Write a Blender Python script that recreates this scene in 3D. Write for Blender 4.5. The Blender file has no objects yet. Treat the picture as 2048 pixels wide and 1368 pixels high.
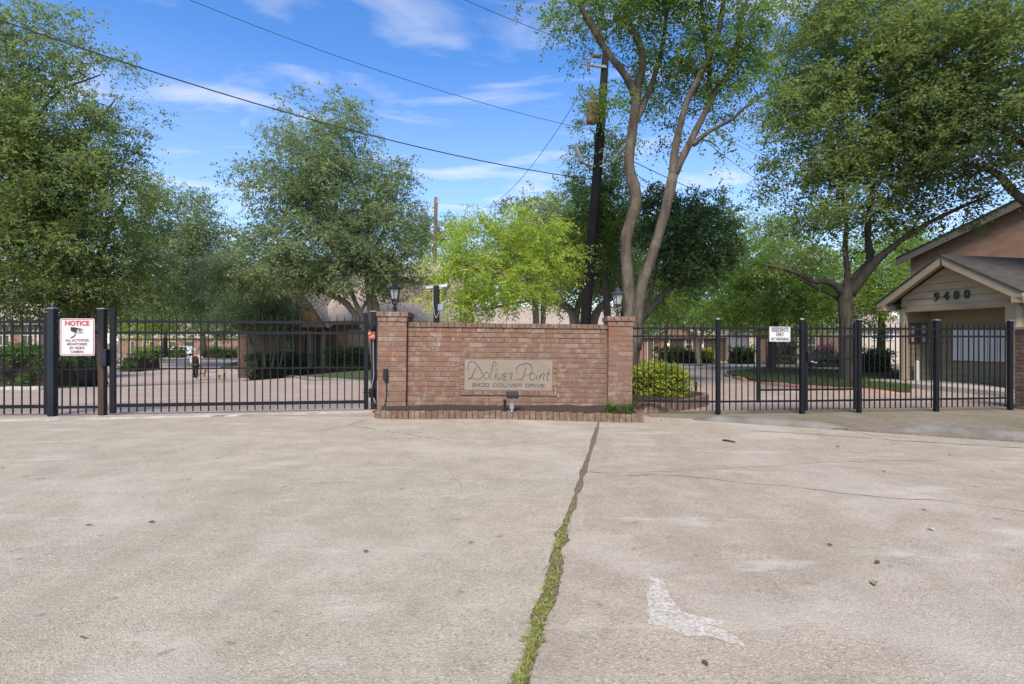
import bpy, bmesh, math, random
import numpy as np
from mathutils import Vector, Matrix

R = math.radians
rng = np.random.default_rng(11)
random.seed(5)
scene = bpy.context.scene
col = scene.collection

# ------------------------------------------------------------------ camera, sky, sun, exposure
CAM_Z, F, CX, CY = 1.245, 1090.0, 1024.0, 684.0      # eye height; focal length and centre in the photograph's pixels
cam_d = bpy.data.cameras.new('camera')
cam_d.sensor_width = 36.0
cam_d.lens = 36.0 * F / 2048.0
cam_d.clip_end = 3000
cam = bpy.data.objects.new('camera', cam_d); col.objects.link(cam)
cam.location = (0, 0, CAM_Z); cam.rotation_euler = (R(90), 0, 0)
scene.camera = cam

SUN_EL, SUN_AZ = R(48), R(189)                          # azimuth clockwise from +Y (ahead) towards +X (right)
world = bpy.data.worlds.new('World'); scene.world = world; world.use_nodes = True
wn, wl = world.node_tree.nodes, world.node_tree.links
wn.clear()
w_out = wn.new('ShaderNodeOutputWorld'); w_bg = wn.new('ShaderNodeBackground')
w_sky = wn.new('ShaderNodeTexSky'); w_sky.sky_type = 'NISHITA'; w_sky.sun_disc = False
w_sky.sun_elevation = SUN_EL; w_sky.sun_rotation = SUN_AZ
w_sky.air_density = 1.0; w_sky.dust_density = 0.2; w_sky.ozone_density = 4.0
w_bg.inputs['Strength'].default_value = 0.138
def wnode(t, **k):
    n = wn.new(t)
    for a, v in k.items(): setattr(n, a, v)
    return n
w_tc = wnode('ShaderNodeTexCoord')
# wispy cirrus: direction projected on a high flat layer, stretched, broken up by noise
w_sep = wnode('ShaderNodeSeparateXYZ'); wl.new(w_tc.outputs['Generated'], w_sep.inputs[0])
w_zc = wnode('ShaderNodeMath', operation='MAXIMUM'); wl.new(w_sep.outputs['Z'], w_zc.inputs[0]); w_zc.inputs[1].default_value = 0.03
w_dx = wnode('ShaderNodeMath', operation='DIVIDE'); wl.new(w_sep.outputs['X'], w_dx.inputs[0]); wl.new(w_zc.outputs[0], w_dx.inputs[1])
w_dy = wnode('ShaderNodeMath', operation='DIVIDE'); wl.new(w_sep.outputs['Y'], w_dy.inputs[0]); wl.new(w_zc.outputs[0], w_dy.inputs[1])
w_cmb = wnode('ShaderNodeCombineXYZ'); wl.new(w_dx.outputs[0], w_cmb.inputs[0]); wl.new(w_dy.outputs[0], w_cmb.inputs[1])
w_map = wnode('ShaderNodeMapping'); wl.new(w_cmb.outputs[0], w_map.inputs[0])
w_map.inputs['Scale'].default_value = (0.85, 1.5, 1); w_map.inputs['Rotation'].default_value = (0, 0, R(-14)); w_map.inputs['Location'].default_value = (5.1, 2.9, 0)
w_n1 = wnode('ShaderNodeTexNoise'); w_n1.inputs['Scale'].default_value = 1.5; w_n1.inputs['Detail'].default_value = 7; w_n1.inputs['Roughness'].default_value = 0.52; w_n1.inputs['Distortion'].default_value = 0.5
wl.new(w_map.outputs[0], w_n1.inputs[0])
w_r1 = wnode('ShaderNodeValToRGB'); wl.new(w_n1.outputs['Fac'], w_r1.inputs[0])
w_r1.color_ramp.elements[0].position = 0.53; w_r1.color_ramp.elements[1].position = 0.80
# thin veil towards the horizon
w_hz = wnode('ShaderNodeMapRange'); wl.new(w_sep.outputs['Z'], w_hz.inputs[0])
w_hz.inputs[1].default_value = 0.0; w_hz.inputs[2].default_value = 0.45; w_hz.inputs[3].default_value = 0.40; w_hz.inputs[4].default_value = 0.0
w_mx = wnode('ShaderNodeMath', operation='MULTIPLY'); wl.new(w_r1.outputs[0], w_mx.inputs[0]); w_mx.inputs[1].default_value = 0.75
w_add = wnode('ShaderNodeMath', operation='ADD', use_clamp=True); wl.new(w_mx.outputs[0], w_add.inputs[0]); wl.new(w_hz.outputs[0], w_add.inputs[1])
w_mix = wnode('ShaderNodeMixRGB'); wl.new(w_add.outputs[0], w_mix.inputs[0]); w_hs = wnode('ShaderNodeHueSaturation'); w_hs.inputs['Saturation'].default_value = 1.22; w_hs.inputs['Hue'].default_value = 0.507; w_hs.inputs['Value'].default_value = 0.88; wl.new(w_sky.outputs[0], w_hs.inputs['Color']); wl.new(w_hs.outputs[0], w_mix.inputs[1])
w_mix.inputs[2].default_value = (3.5, 3.55, 3.75, 1)
wl.new(w_mix.outputs[0], w_bg.inputs[0]); wl.new(w_bg.outputs[0], w_out.inputs[0])

sun_d = bpy.data.lights.new('sun', 'SUN'); sun_d.energy = 2.6; sun_d.angle = R(24); sun_d.color = (1.0, 0.87, 0.69)
sun = bpy.data.objects.new('sun', sun_d); col.objects.link(sun)
_d = Vector((math.sin(SUN_AZ) * math.cos(SUN_EL), math.cos(SUN_AZ) * math.cos(SUN_EL), math.sin(SUN_EL)))
sun.rotation_euler = _d.to_track_quat('Z', 'Y').to_euler(); sun.location = _d * 60
scene.view_settings.view_transform = 'Standard'; scene.view_settings.look = 'None'
scene.view_settings.exposure = 1.10; scene.view_settings.gamma = 1.0; scene.view_settings.use_curve_mapping = False
scene.render.engine = 'CYCLES'
cy = scene.cycles
cy.use_denoising = True
try: cy.denoiser = 'OPENIMAGEDENOISE'; cy.denoising_input_passes = 'RGB_ALBEDO_NORMAL'
except Exception: pass
cy.max_bounces = 7; cy.diffuse_bounces = 4; cy.glossy_bounces = 2; cy.transmission_bounces = 5; cy.transparent_max_bounces = 6
cy.sample_clamp_indirect = 6.0; cy.caustics_reflective = False; cy.caustics_refractive = False

# ------------------------------------------------------------------ places
def S(t):
    t = np.clip(t, 0.0, 1.0); return t * t * (3 - 2 * t)
def G(x, y):                                            # height of the ground: level in front, falling gently inside the gate
    x = np.asarray(x, float); y = np.asarray(y, float)
    gl = -0.95 * S((y - 11.5) / 19.0); gr = -0.55 * S((y - 18.0) / 32.0)
    w = S((x + 15.0) / 10.0)
    return gl * (1 - w) + gr * w
def g(x, y): return float(G(x, y))
def at(px, py, Y): return Vector(((px - CX) * Y / F, Y, CAM_Z - (py - CY) * Y / F))
def gp(px, py):                                         # the ground point seen at a pixel of the photograph
    lo, k = 1.5, (px - CX) / F
    Y = 1.5
    while Y < 140:
        if CAM_Z - (py - CY) * Y / F <= g(k * Y, Y): break
        Y += 0.02 if Y < 15 else 0.1
    return Vector((k * Y, Y, g(k * Y, Y)))

# ------------------------------------------------------------------ mesh helpers
def tag(o, label=None, cat=None, group=None, kind=None):
    if label: o['label'] = label
    if cat: o['category'] = cat
    if group: o['group'] = group
    if kind: o['kind'] = kind
    return o
def empty(name, loc=(0, 0, 0), rz=0.0):
    o = bpy.data.objects.new(name, None); o.location = loc; o.rotation_euler = (0, 0, rz); o.empty_display_size = 0.1
    col.objects.link(o); return o
def link(name, me, mat=None, parent=None):
    o = bpy.data.objects.new(name, me); col.objects.link(o)
    if mat is not None and not me.materials: me.materials.append(mat)
    if parent is not None: o.parent = parent
    return o
class MB:
    def __init__(s): s.v = []; s.f = []
    def add(s, vs, fs):
        b = len(s.v); s.v += [tuple(p) for p in vs]; s.f += [tuple(i + b for i in f) for f in fs]; return s
    def box(s, c, d, rz=0.0, taper=1.0):
        x, y, z = d[0] / 2, d[1] / 2, d[2] / 2
        vs = []
        for k, (sx, sy, sz) in enumerate([(-1,-1,-1),(1,-1,-1),(1,1,-1),(-1,1,-1),(-1,-1,1),(1,-1,1),(1,1,1),(-1,1,1)]):
            t = taper if sz > 0 else 1.0
            px, py = sx * x * t, sy * y * t
            vs.append((c[0] + px * math.cos(rz) - py * math.sin(rz), c[1] + px * math.sin(rz) + py * math.cos(rz), c[2] + sz * z))
        return s.add(vs, [(0,3,2,1),(4,5,6,7),(0,1,5,4),(1,2,6,5),(2,3,7,6),(3,0,4,7)])
    def bar(s, p0, p1, w, h, up=(0, 0, 1)):
        p0, p1 = Vector(p0), Vector(p1); d = (p1 - p0).normalized(); up = Vector(up)
        if abs(d.dot(up)) > 0.99: up = Vector((0, 1, 0))
        a = d.cross(up).normalized() * (w / 2); b = a.cross(d).normalized() * (h / 2)
        vs = [p0 - a - b, p0 + a - b, p0 + a + b, p0 - a + b, p1 - a - b, p1 + a - b, p1 + a + b, p1 - a + b]
        return s.add(vs, [(0,1,2,3),(7,6,5,4),(0,4,5,1),(1,5,6,2),(2,6,7,3),(3,7,4,0)])
    def tube(s, pts, rad, n=8, cap=True, wob=0.0):
        pts = [Vector(p) for p in pts]; m = len(pts)
        if not hasattr(rad, '__len__'): rad = [rad] * m
        b = len(s.v); a = None
        for i, p in enumerate(pts):
            d = (pts[min(i + 1, m - 1)] - pts[max(i - 1, 0)])
            d = d.normalized() if d.length > 1e-9 else Vector((0, 0, 1))
            if a is None:
                a = d.cross(Vector((0, 0, 1)) if abs(d.z) < 0.9 else Vector((1, 0, 0))).normalized()
            else:
                a = (a - d * a.dot(d)); a = a.normalized() if a.length > 1e-6 else d.orthogonal().normalized()
            c = d.cross(a)
            for k in range(n):
                t = 2 * math.pi * k / n; r = rad[i] * (1 + (random.uniform(-wob, wob) if wob else 0))
                s.v.append(tuple(p + a * math.cos(t) * r + c * math.sin(t) * r))
        for i in range(m - 1):
            for k in range(n):
                s.f.append((b + i * n + k, b + i * n + (k + 1) % n, b + (i + 1) * n + (k + 1) % n, b + (i + 1) * n + k))
        if cap:
            s.f.append(tuple(b + k for k in reversed(range(n)))); s.f.append(tuple(b + (m - 1) * n + k for k in range(n)))
        return s
    def lathe(s, c, prof, n=12, rot=0.0):               # prof: (radius, z)
        b = len(s.v)
        for r, z in prof:
            for k in range(n):
                t = rot + 2 * math.pi * k / n
                s.v.append((c[0] + r * math.cos(t), c[1] + r * math.sin(t), c[2] + z))
        for i in range(len(prof) - 1):
            for k in range(n):
                s.f.append((b + i * n + k, b + i * n + (k + 1) % n, b + (i + 1) * n + (k + 1) % n, b + (i + 1) * n + k))
        s.f.append(tuple(b + k for k in reversed(range(n)))); s.f.append(tuple(b + (len(prof) - 1) * n + k for k in range(n)))
        return s
    def prism(s, poly, o, ax, ay, ex):                  # polygon in the plane (o; ax, ay) pushed along ex
        o, ax, ay, ex = Vector(o), Vector(ax), Vector(ay), Vector(ex); n = len(poly)
        vs = [o + ax * u + ay * v for u, v in poly]; vs += [p + ex for p in vs]
        fs = [tuple(range(n)), tuple(range(2 * n - 1, n - 1, -1))] + [(i, i + n, (i + 1) % n + n, (i + 1) % n) for i in range(n)]
        return s.add(vs, fs)
    def mesh(s, name):
        me = bpy.data.meshes.new(name); me.from_pydata(s.v, [], s.f); me.update(); return me
    def build(s, name, mat, parent=None, smooth=False, bevel=0.0):
        me = s.mesh(name)
        bm = bmesh.new(); bm.from_mesh(me); bmesh.ops.recalc_face_normals(bm, faces=bm.faces)
        if bevel: bmesh.ops.bevel(bm, geom=bm.edges[:], offset=bevel, segments=1, affect='EDGES', profile=0.5)
        bm.to_mesh(me); bm.free()
        if smooth: me.polygons.foreach_set('use_smooth', [True] * len(me.polygons))
        return link(name, me, mat, parent)
def catmull(pts, sub=4):
    P = [np.array(p, float) for p in pts]; P = [2 * P[0] - P[1]] + P + [2 * P[-1] - P[-2]]; out = []
    for i in range(1, len(P) - 2):
        for k in range(sub):
            t = k / sub
            out.append(0.5 * ((2 * P[i]) + (P[i+1] - P[i-1]) * t + (2*P[i-1] - 5*P[i] + 4*P[i+1] - P[i+2]) * t*t + (3*P[i] - P[i-1] - 3*P[i+1] + P[i+2]) * t**3))
    out.append(P[-2]); return out

# ------------------------------------------------------------------ materials
def new_mat(name):
    m = bpy.data.materials.new(name); m.use_nodes = True; nt = m.node_tree
    b = nt.nodes['Principled BSDF']; return m, nt, b
def nd(nt, t, ins=None, **k):
    n = nt.nodes.new(t)
    for a, v in k.items(): setattr(n, a, v)
    for a, v in (ins or {}).items():
        if isinstance(v, bpy.types.NodeSocket): nt.links.new(v, n.inputs[a])
        else: n.inputs[a].default_value = v
    return n
def c4(c): return (c[0], c[1], c[2], 1)
def ramp(nt, fac, stops):
    r = nt.nodes.new('ShaderNodeValToRGB'); nt.links.new(fac, r.inputs[0]); e = r.color_ramp.elements
    while len(e) < len(stops): e.new(0.5)
    for q, (p, c) in zip(e, stops): q.position = p; q.color = c4(c) if hasattr(c, '__len__') else (c, c, c, 1)
    return r.outputs[0]
def mixc(nt, fac, a, b, blend='MIX'):
    n = nt.nodes.new('ShaderNodeMixRGB'); n.blend_type = blend
    for s, v in ((0, fac), (1, a), (2, b)):
        if isinstance(v, bpy.types.NodeSocket): nt.links.new(v, n.inputs[s])
        else: n.inputs[s].default_value = v if s == 0 else c4(v)
    return n.outputs[0]
def coords(nt, kind='Object', scale=(1, 1, 1), loc=(0, 0, 0), rot=(0, 0, 0)):
    tc = nt.nodes.new('ShaderNodeTexCoord')
    if kind == 'World':
        ge = nt.nodes.new('ShaderNodeNewGeometry'); src = ge.outputs['Position']
    else: src = tc.outputs[kind]
    mp = nd(nt, 'ShaderNodeMapping', {0: src, 'Scale': scale, 'Location': loc, 'Rotation': rot}); return mp.outputs[0]
def noise(nt, vec, scale, detail=4, rough=0.55, dist=0.0, out='Fac'):
    n = nd(nt, 'ShaderNodeTexNoise', {'Vector': vec, 'Scale': scale, 'Detail': detail, 'Roughness': rough, 'Distortion': dist}); return n.outputs[out]
def bump(nt, b, h, strength=0.3, dist=0.01):
    n = nd(nt, 'ShaderNodeBump', {'Height': h, 'Strength': strength, 'Distance': dist}); nt.links.new(n.outputs[0], b.inputs['Normal'])
def simple(name, c1, c2=None, scale=6.0, rough=0.6, metal=0.0, bmp=0.0, bscale=40.0, bdist=0.004, spec=0.5, stretch=(1, 1, 1), kind='World', lo=0.35, hi=0.65, rvar=0.0):
    m, nt, b = new_mat(name); v = coords(nt, kind, stretch)
    c2 = c2 or tuple(x * 0.8 for x in c1)
    n = noise(nt, v, scale, 5)
    colr = ramp(nt, n, [(lo, c1), (hi, c2)])
    if rvar:
        oi = nt.nodes.new('ShaderNodeObjectInfo')
        mr = nd(nt, 'ShaderNodeMapRange', {0: oi.outputs['Random'], 3: 1 - rvar, 4: 1 + rvar})
        colr = mixc(nt, 1.0, colr, nd(nt, 'ShaderNodeCombineColor', {0: mr.outputs[0], 1: mr.outputs[0], 2: mr.outputs[0]}).outputs[0], 'MULTIPLY')
    nt.links.new(colr, b.inputs['Base Color'])
    b.inputs['Roughness'].default_value = rough; b.inputs['Metallic'].default_value = metal; b.inputs['Specular IOR Level'].default_value = spec
    if bmp: bump(nt, b, noise(nt, v, bscale, 4), bmp, bdist)
    return m

def concrete_mat(name, base, warm, dark, white_amt=0.5, seed=0.0, moss=0.0, stained=True):
    m, nt, b = new_mat(name); v = coords(nt, 'World', loc=(seed, seed * 0.7, 0))
    big = noise(nt, v, 0.45, 5, 0.6); mid = noise(nt, v, 3.2, 6, 0.65); fine = noise(nt, v, 55.0, 4, 0.7)
    vx = nd(nt, 'ShaderNodeTexVoronoi', {'Vector': v, 'Scale': 120.0, 'Randomness': 1.0})
    c = mixc(nt, ramp(nt, big, [(0.38, 0.0), (0.62, 1.0)]), base, warm)
    c = mixc(nt, ramp(nt, mid, [(0.42, 0.0), (0.68, 0.75)]), c, dark)
    c = mixc(nt, ramp(nt, noise(nt, v, 14.0, 5, 0.7), [(0.40, 0.32), (0.54, 0.0)]), c, dark)
    # exposed aggregate: pale and dark grains
    gr = nd(nt, 'ShaderNodeSeparateColor', {0: vx.outputs['Color']}).outputs[0]
    c = mixc(nt, ramp(nt, gr, [(0.84, 0.0), (0.98, 0.55)]), c, (0.64, 0.58, 0.48))
    c = mixc(nt, ramp(nt, gr, [(0.02, 0.55), (0.18, 0.0)]), c, tuple(x * 0.5 for x in dark))
    c = mixc(nt, ramp(nt, fine, [(0.32, 0.5), (0.52, 0.0)]), c, tuple(x * 0.62 for x in dark))
    grain = noise(nt, v, 240.0, 2, 0.6)
    c = mixc(nt, ramp(nt, grain, [(0.34, 0.45), (0.50, 0.0)]), c, tuple(x * 0.45 for x in dark))
    if stained:
        # scaled, washed-out streaks where the surface has spalled; sweeping tyre tracks
        st = noise(nt, coords(nt, 'World', (0.5, 1.7, 1), (seed + 4, 1, 0), (0, 0, R(25))), 1.5, 8, 0.72)
        c = mixc(nt, ramp(nt, st, [(0.55, 0.0), (0.68, white_amt)]), c, (0.60, 0.55, 0.47))
        tr = noise(nt, coords(nt, 'World', (2.2, 0.16, 1), (seed, 0, 0), (0, 0, R(-32))), 1.1, 4, 0.5)
        c = mixc(nt, ramp(nt, tr, [(0.50, 0.0), (0.70, 0.26)]), c, tuple(x * 0.78 for x in dark))
        sp = noise(nt, v, 9.0, 3, 0.5)
        c = mixc(nt, ramp(nt, sp, [(0.66, 0.0), (0.73, 0.6)]), c, tuple(x * 0.45 for x in dark))
        bl = noise(nt, v, 0.8, 4, 0.55, 1.2)
        c = mixc(nt, ramp(nt, bl, [(0.50, 0.0), (0.70, 0.30)]), c, tuple(x * 0.95 for x in dark))
        bl2 = noise(nt, coords(nt, 'World', (1, 1, 1), (seed + 9, 3, 0)), 0.6, 5, 0.6, .8)
        c = mixc(nt, ramp(nt, bl2, [(0.52, 0.0), (0.68, 0.40)]), c, (0.53, 0.48, 0.41))
    if moss:
        ms = noise(nt, v, 1.1, 6, 0.65)
        c = mixc(nt, ramp(nt, ms, [(0.42, 0.0), (0.66, moss)]), c, (0.115, 0.125, 0.045))
    nt.links.new(c, b.inputs['Base Color']); b.inputs['Roughness'].default_value = 0.9; b.inputs['Specular IOR Level'].default_value = 0.25
    h = nd(nt, 'ShaderNodeMath', {0: fine, 1: vx.outputs['Distance']}, operation='ADD').outputs[0]
    bump(nt, b, h, 0.6, 0.005)
    return m

def brick_mat(name='brick_clay', pale=0.55, dirt=0.5, grey=0.0):   # a brick's own tone comes from the object's random number
    m, nt, b = new_mat(name); oi = nt.nodes.new('ShaderNodeObjectInfo'); v = coords(nt, 'World')
    c = ramp(nt, oi.outputs['Random'], [(0.0, (0.275, 0.145, 0.105)), (0.22, (0.320, 0.180, 0.135)), (0.42, (0.255, 0.165, 0.130)), (0.60, (0.340, 0.165, 0.110)), (0.72, (0.290, 0.195, 0.155)), (0.84, (0.345, 0.220, 0.170)), (0.93, (0.420, 0.330, 0.280)), (1.0, (0.300, 0.140, 0.090))])
    c = mixc(nt, 0.15 + grey, c, (0.165, 0.120, 0.090))
    c = mixc(nt, 1.0, c, (0.75, 0.685, 0.60), 'MULTIPLY')
    n1 = noise(nt, v, 7.0, 6, 0.65); n2 = noise(nt, v, 26.0, 5, 0.7); n3 = noise(nt, v, 2.4, 6, 0.7)
    c = mixc(nt, ramp(nt, n2, [(0.42, 0.0), (0.66, 0.6)]), c, (0.165, 0.110, 0.082))
    nw = noise(nt, v, 4.2, 7, 0.75, .5)
    c = mixc(nt, ramp(nt, nw, [(0.56, 0.0), (0.66, 0.7)]), c, (0.385, 0.325, 0.275))
    c = mixc(nt, ramp(nt, nw, [(0.34, 0.55), (0.44, 0.0)]), c, (0.185, 0.150, 0.125))
    c = mixc(nt, ramp(nt, n1, [(0.50, 0.0), (0.70, pale)]), c, (0.33, 0.275, 0.235))
    c = mixc(nt, ramp(nt, n3, [(0.45, 0.0), (0.72, dirt)]), c, (0.175, 0.135, 0.105))
    nt.links.new(c, b.inputs['Base Color']); b.inputs['Roughness'].default_value = 0.92; b.inputs['Specular IOR Level'].default_value = 0.2
    bump(nt, b, noise(nt, v, 60.0, 4, 0.7), 0.5, 0.004); return m

def brick_sheet(name, c1, c2, mortar, scale=1.0, axis='XZ', rz=0.0):   # far brickwork, too small to pick bricks apart
    m, nt, b = new_mat(name)
    ge = nt.nodes.new('ShaderNodeNewGeometry')
    rot = nd(nt, 'ShaderNodeVectorRotate', {0: ge.outputs['Position'], 'Angle': -rz}, rotation_type='Z_AXIS')
    sx = nd(nt, 'ShaderNodeSeparateXYZ', {0: rot.outputs[0]})
    sm = nd(nt, 'ShaderNodeMath', {0: sx.outputs[0], 1: sx.outputs[1]}, operation='ADD')
    cv = nd(nt, 'ShaderNodeCombineXYZ', {0: sm.outputs[0], 1: sx.outputs[2]})
    br = nd(nt, 'ShaderNodeTexBrick', {'Vector': cv.outputs[0], 'Color1': c4(c1), 'Color2': c4(c2), 'Mortar': c4(mortar), 'Scale': 1.0, 'Mortar Size': 0.006, 'Brick Width': 0.23 * scale, 'Row Height': 0.077 * scale, 'Bias': 0.0})
    n = noise(nt, ge.outputs['Position'], 2.5, 6, 0.65)
    c = mixc(nt, ramp(nt, n, [(0.4, 0.0), (0.75, 0.6)]), br.outputs[0], tuple(x * 0.75 for x in c2))
    nt.links.new(c, b.inputs['Base Color']); b.inputs['Roughness'].default_value = 0.9; b.inputs['Specular IOR Level'].default_value = 0.2
    bump(nt, b, br.outputs['Fac'], -0.4, 0.006); return m

def leaf_mat(name, stops, transl=0.4, tcol=(0.20, 0.30, 0.03), gloss=0.3, gain=2.4):
    m, nt, b = new_mat(name)
    a = nt.nodes.new('ShaderNodeAttribute'); a.attribute_name = 'rnd'
    stops = [(p, tuple(min(x * gain, .6) for x in c)) for p, c in stops]; tcol = tuple(min(x * gain, .7) for x in tcol)
    c = ramp(nt, a.outputs['Fac'], stops)
    df = nd(nt, 'ShaderNodeBsdfDiffuse', {0: c}); nt.nodes.remove(b)
    tr = nd(nt, 'ShaderNodeBsdfTranslucent', {0: mixc(nt, 0.55, c, tcol)})
    mx = nd(nt, 'ShaderNodeMixShader', {0: transl + .06, 1: df.outputs[0], 2: tr.outputs[0]})
    nt.links.new(mx.outputs[0], nt.nodes['Material Output'].inputs[0]); return m

def bark_mat(name, c1, c2, c3, vscale=9.0, stretch=(1, 1, 0.18), patch=0.5):
    m, nt, b = new_mat(name); v = coords(nt, 'World', stretch); u = coords(nt, 'World')
    n = noise(nt, v, vscale, 6, 0.65, 0.4); p = noise(nt, coords(nt, 'World', (1, 1, .45)), 4.5, 6, 0.68, .6)
    c = ramp(nt, n, [(0.33, c1), (0.66, c2)])
    c = mixc(nt, ramp(nt, p, [(0.45, 0.0), (0.68, patch)]), c, c3)
    nt.links.new(c, b.inputs['Base Color']); b.inputs['Roughness'].default_value = 0.9; b.inputs['Specular IOR Level'].default_value = 0.2
    bump(nt, b, n, 0.7, 0.02); return m

def siding_mat(name, c1, c2): return simple(name, c1, c2, 2.0, 0.7, bmp=0.15, bscale=30, stretch=(1, 1, 6), spec=0.25)

def shingle_mat(name, c1, c2, c3, w=0.3, h=0.14):
    m, nt, b = new_mat(name); tc = nt.nodes.new('ShaderNodeTexCoord')
    br = nd(nt, 'ShaderNodeTexBrick', {'Vector': tc.outputs['UV'], 'Color1': c4(c1), 'Color2': c4(c2), 'Mortar': c4(tuple(x * 0.55 for x in c3)), 'Scale': 1.0, 'Mortar Size': 0.008, 'Brick Width': w, 'Row Height': h})
    n = noise(nt, coords(nt, 'World'), 1.2, 5, 0.6)
    c = mixc(nt, ramp(nt, n, [(0.4, 0.0), (0.7, 0.5)]), br.outputs[0], c3)
    nt.links.new(c, b.inputs['Base Color']); b.inputs['Roughness'].default_value = 0.95; b.inputs['Specular IOR Level'].default_value = 0.15
    bump(nt, b, br.outputs['Fac'], -0.4, 0.01); return m

M = {}
M['apron'] = concrete_mat('apron_concrete', (0.445, 0.395, 0.305), (0.470, 0.412, 0.308), (0.325, 0.284, 0.214), 0.40)
M['apron2'] = concrete_mat('apron_concrete_right', (0.430, 0.377, 0.292), (0.450, 0.388, 0.294), (0.310, 0.268, 0.204), 0.55, 7.3)
M['drive'] = concrete_mat('drive_concrete', (0.42, 0.345, 0.295), (0.44, 0.335, 0.275), (0.31, 0.245, 0.205), 0.3, 3.1)
M['walk'] = concrete_mat('walk_concrete', (0.270, 0.228, 0.178), (0.285, 0.235, 0.178), (0.175, 0.148, 0.112), 0.15, 5.5, 0.5, stained=False)  # moss, plus a base colour darkened for the overhanging tree's shade
M['kerb'] = simple('kerb_concrete', (0.215, 0.198, 0.172), (0.135, 0.125, 0.108), 3.5, 0.95, bmp=0.4, bscale=80, bdist=.004, spec=.2)
M['kerb_pale'] = concrete_mat('kerb_pale_concrete', (0.50, 0.46, 0.41), (0.46, 0.42, 0.37), (0.28, 0.26, 0.23), 0.3, 1.2)
M['kerb_red'] = simple('kerb_red_paint', (0.33, 0.10, 0.07), (0.36, 0.20, 0.15), 5, 0.8)
M['crack'] = simple('crack_dirt', (0.085, 0.072, 0.056), (0.15, 0.125, 0.098), 14, 1.0)
M['dirt'] = simple('joint_dirt', (0.10, 0.075, 0.050), (0.19, 0.15, 0.105), 40, 1.0, bmp=0.8, bscale=90, bdist=0.01)
M['mulch'] = simple('mulch', (0.030, 0.020, 0.015), (0.065, 0.042, 0.030), 30, 1.0, bmp=1.0, bscale=60, bdist=0.02)
M['grass_ground'] = simple('lawn_ground', (0.045, 0.062, 0.020), (0.070, 0.085, 0.028), 8, 1.0, bmp=1.0, bscale=60, bdist=0.03)
M['field'] = simple('outer_ground', (0.10, 0.105, 0.05), (0.16, 0.14, 0.085), 0.6, 1.0)
M['metal'] = simple('black_metal', (0.0045, 0.0052, 0.0078), (0.008, 0.0085, 0.011), 5, 0.5, bmp=0.1, bscale=90, spec=0.3)
M['metal_worn'] = simple('worn_black_metal', (0.006, 0.0075, 0.012), (0.024, 0.028, 0.040), 3.0, 0.5, bmp=0.2, bscale=60, stretch=(1, 1, 0.25), lo=0.42, hi=0.75, spec=0.35)
M['rust_metal'] = simple('rust_stained_metal', (0.009, 0.010, 0.014), (0.065, 0.042, 0.028), 2.4, 0.6, stretch=(1, 1, 0.25), lo=0.50, hi=0.68, spec=0.3)
M['steel'] = simple('galvanised_steel', (0.36, 0.38, 0.39), (0.27, 0.29, 0.30), 9, 0.42, metal=0.7)
M['brick'] = brick_mat('brick_clay', 0.6, 0.4)
M['brick_old'] = brick_mat('brick_weathered', 0.75, 0.8, 0.5)
M['mortar'] = simple('mortar', (0.19, 0.148, 0.118), (0.14, 0.106, 0.085), 9, 1.0, bmp=0.5, bscale=70)
M['mortar_dark'] = simple('mortar_stained', (0.075, 0.062, 0.052), (0.13, 0.108, 0.09), 8, 1.0, bmp=0.5, bscale=70)
M['stone'] = simple('plaque_stone', (0.285, 0.235, 0.185), (0.240, 0.200, 0.155), 4, 0.85, bmp=0.2, bscale=80, spec=0.2)
M['ink'] = simple('engraved_grey', (0.062, 0.066, 0.070), (0.085, 0.088, 0.09), 10, 0.8)
M['white'] = simple('white_enamel', (0.62, 0.62, 0.61), (0.57, 0.57, 0.56), 5, 0.4)
M['sign_red'] = simple('sign_red', (0.46, 0.035, 0.045), (0.42, 0.05, 0.06), 8, 0.5)
M['sign_black'] = simple('sign_black', (0.02, 0.02, 0.022), (0.03, 0.03, 0.03), 8, 0.5)
M['sign_grey'] = simple('sign_faded_red', (0.20, 0.055, 0.06), (0.28, 0.10, 0.10), 12, 0.5)
M['yellow'] = simple('brass_padlock', (0.60, 0.40, 0.07), (0.5, 0.33, 0.06), 9, 0.35, metal=0.4)
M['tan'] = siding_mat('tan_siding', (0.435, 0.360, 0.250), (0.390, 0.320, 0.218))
M['tan_trim'] = siding_mat('tan_trim', (0.36, 0.298, 0.208), (0.32, 0.262, 0.180))
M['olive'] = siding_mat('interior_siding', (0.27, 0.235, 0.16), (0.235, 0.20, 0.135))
M['grey_siding'] = siding_mat('beige_vertical_siding', (0.40, 0.345, 0.275), (0.35, 0.30, 0.235))
M['cream'] = siding_mat('cream_siding', (0.52, 0.47, 0.39), (0.46, 0.41, 0.34))
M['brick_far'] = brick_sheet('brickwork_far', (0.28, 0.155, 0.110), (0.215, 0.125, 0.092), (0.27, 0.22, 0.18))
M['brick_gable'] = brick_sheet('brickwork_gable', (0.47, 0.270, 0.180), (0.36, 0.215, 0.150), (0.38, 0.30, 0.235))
M['shingle'] = shingle_mat('dark_shingles', (0.080, 0.074, 0.070), (0.055, 0.052, 0.051), (0.090, 0.082, 0.076))
M['shingle_tan'] = shingle_mat('tan_shingles', (0.42, 0.35, 0.285), (0.36, 0.30, 0.25), (0.39, 0.325, 0.27))
M['fascia'] = simple('fascia_paint', (0.20, 0.17, 0.135), (0.17, 0.145, 0.115), 3, 0.7)
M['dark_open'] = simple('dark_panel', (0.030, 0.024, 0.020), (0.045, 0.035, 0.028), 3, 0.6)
M['door'] = simple('brown_door', (0.075, 0.050, 0.038), (0.10, 0.068, 0.05), 4, 0.5, stretch=(6, 6, 1))
M['wood_pole'] = bark_mat('creosote_pole', (0.008, 0.0075, 0.008), (0.022, 0.020, 0.020), (0.032, 0.026, 0.024), 14, (1, 1, 0.06), 0.5)
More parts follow.
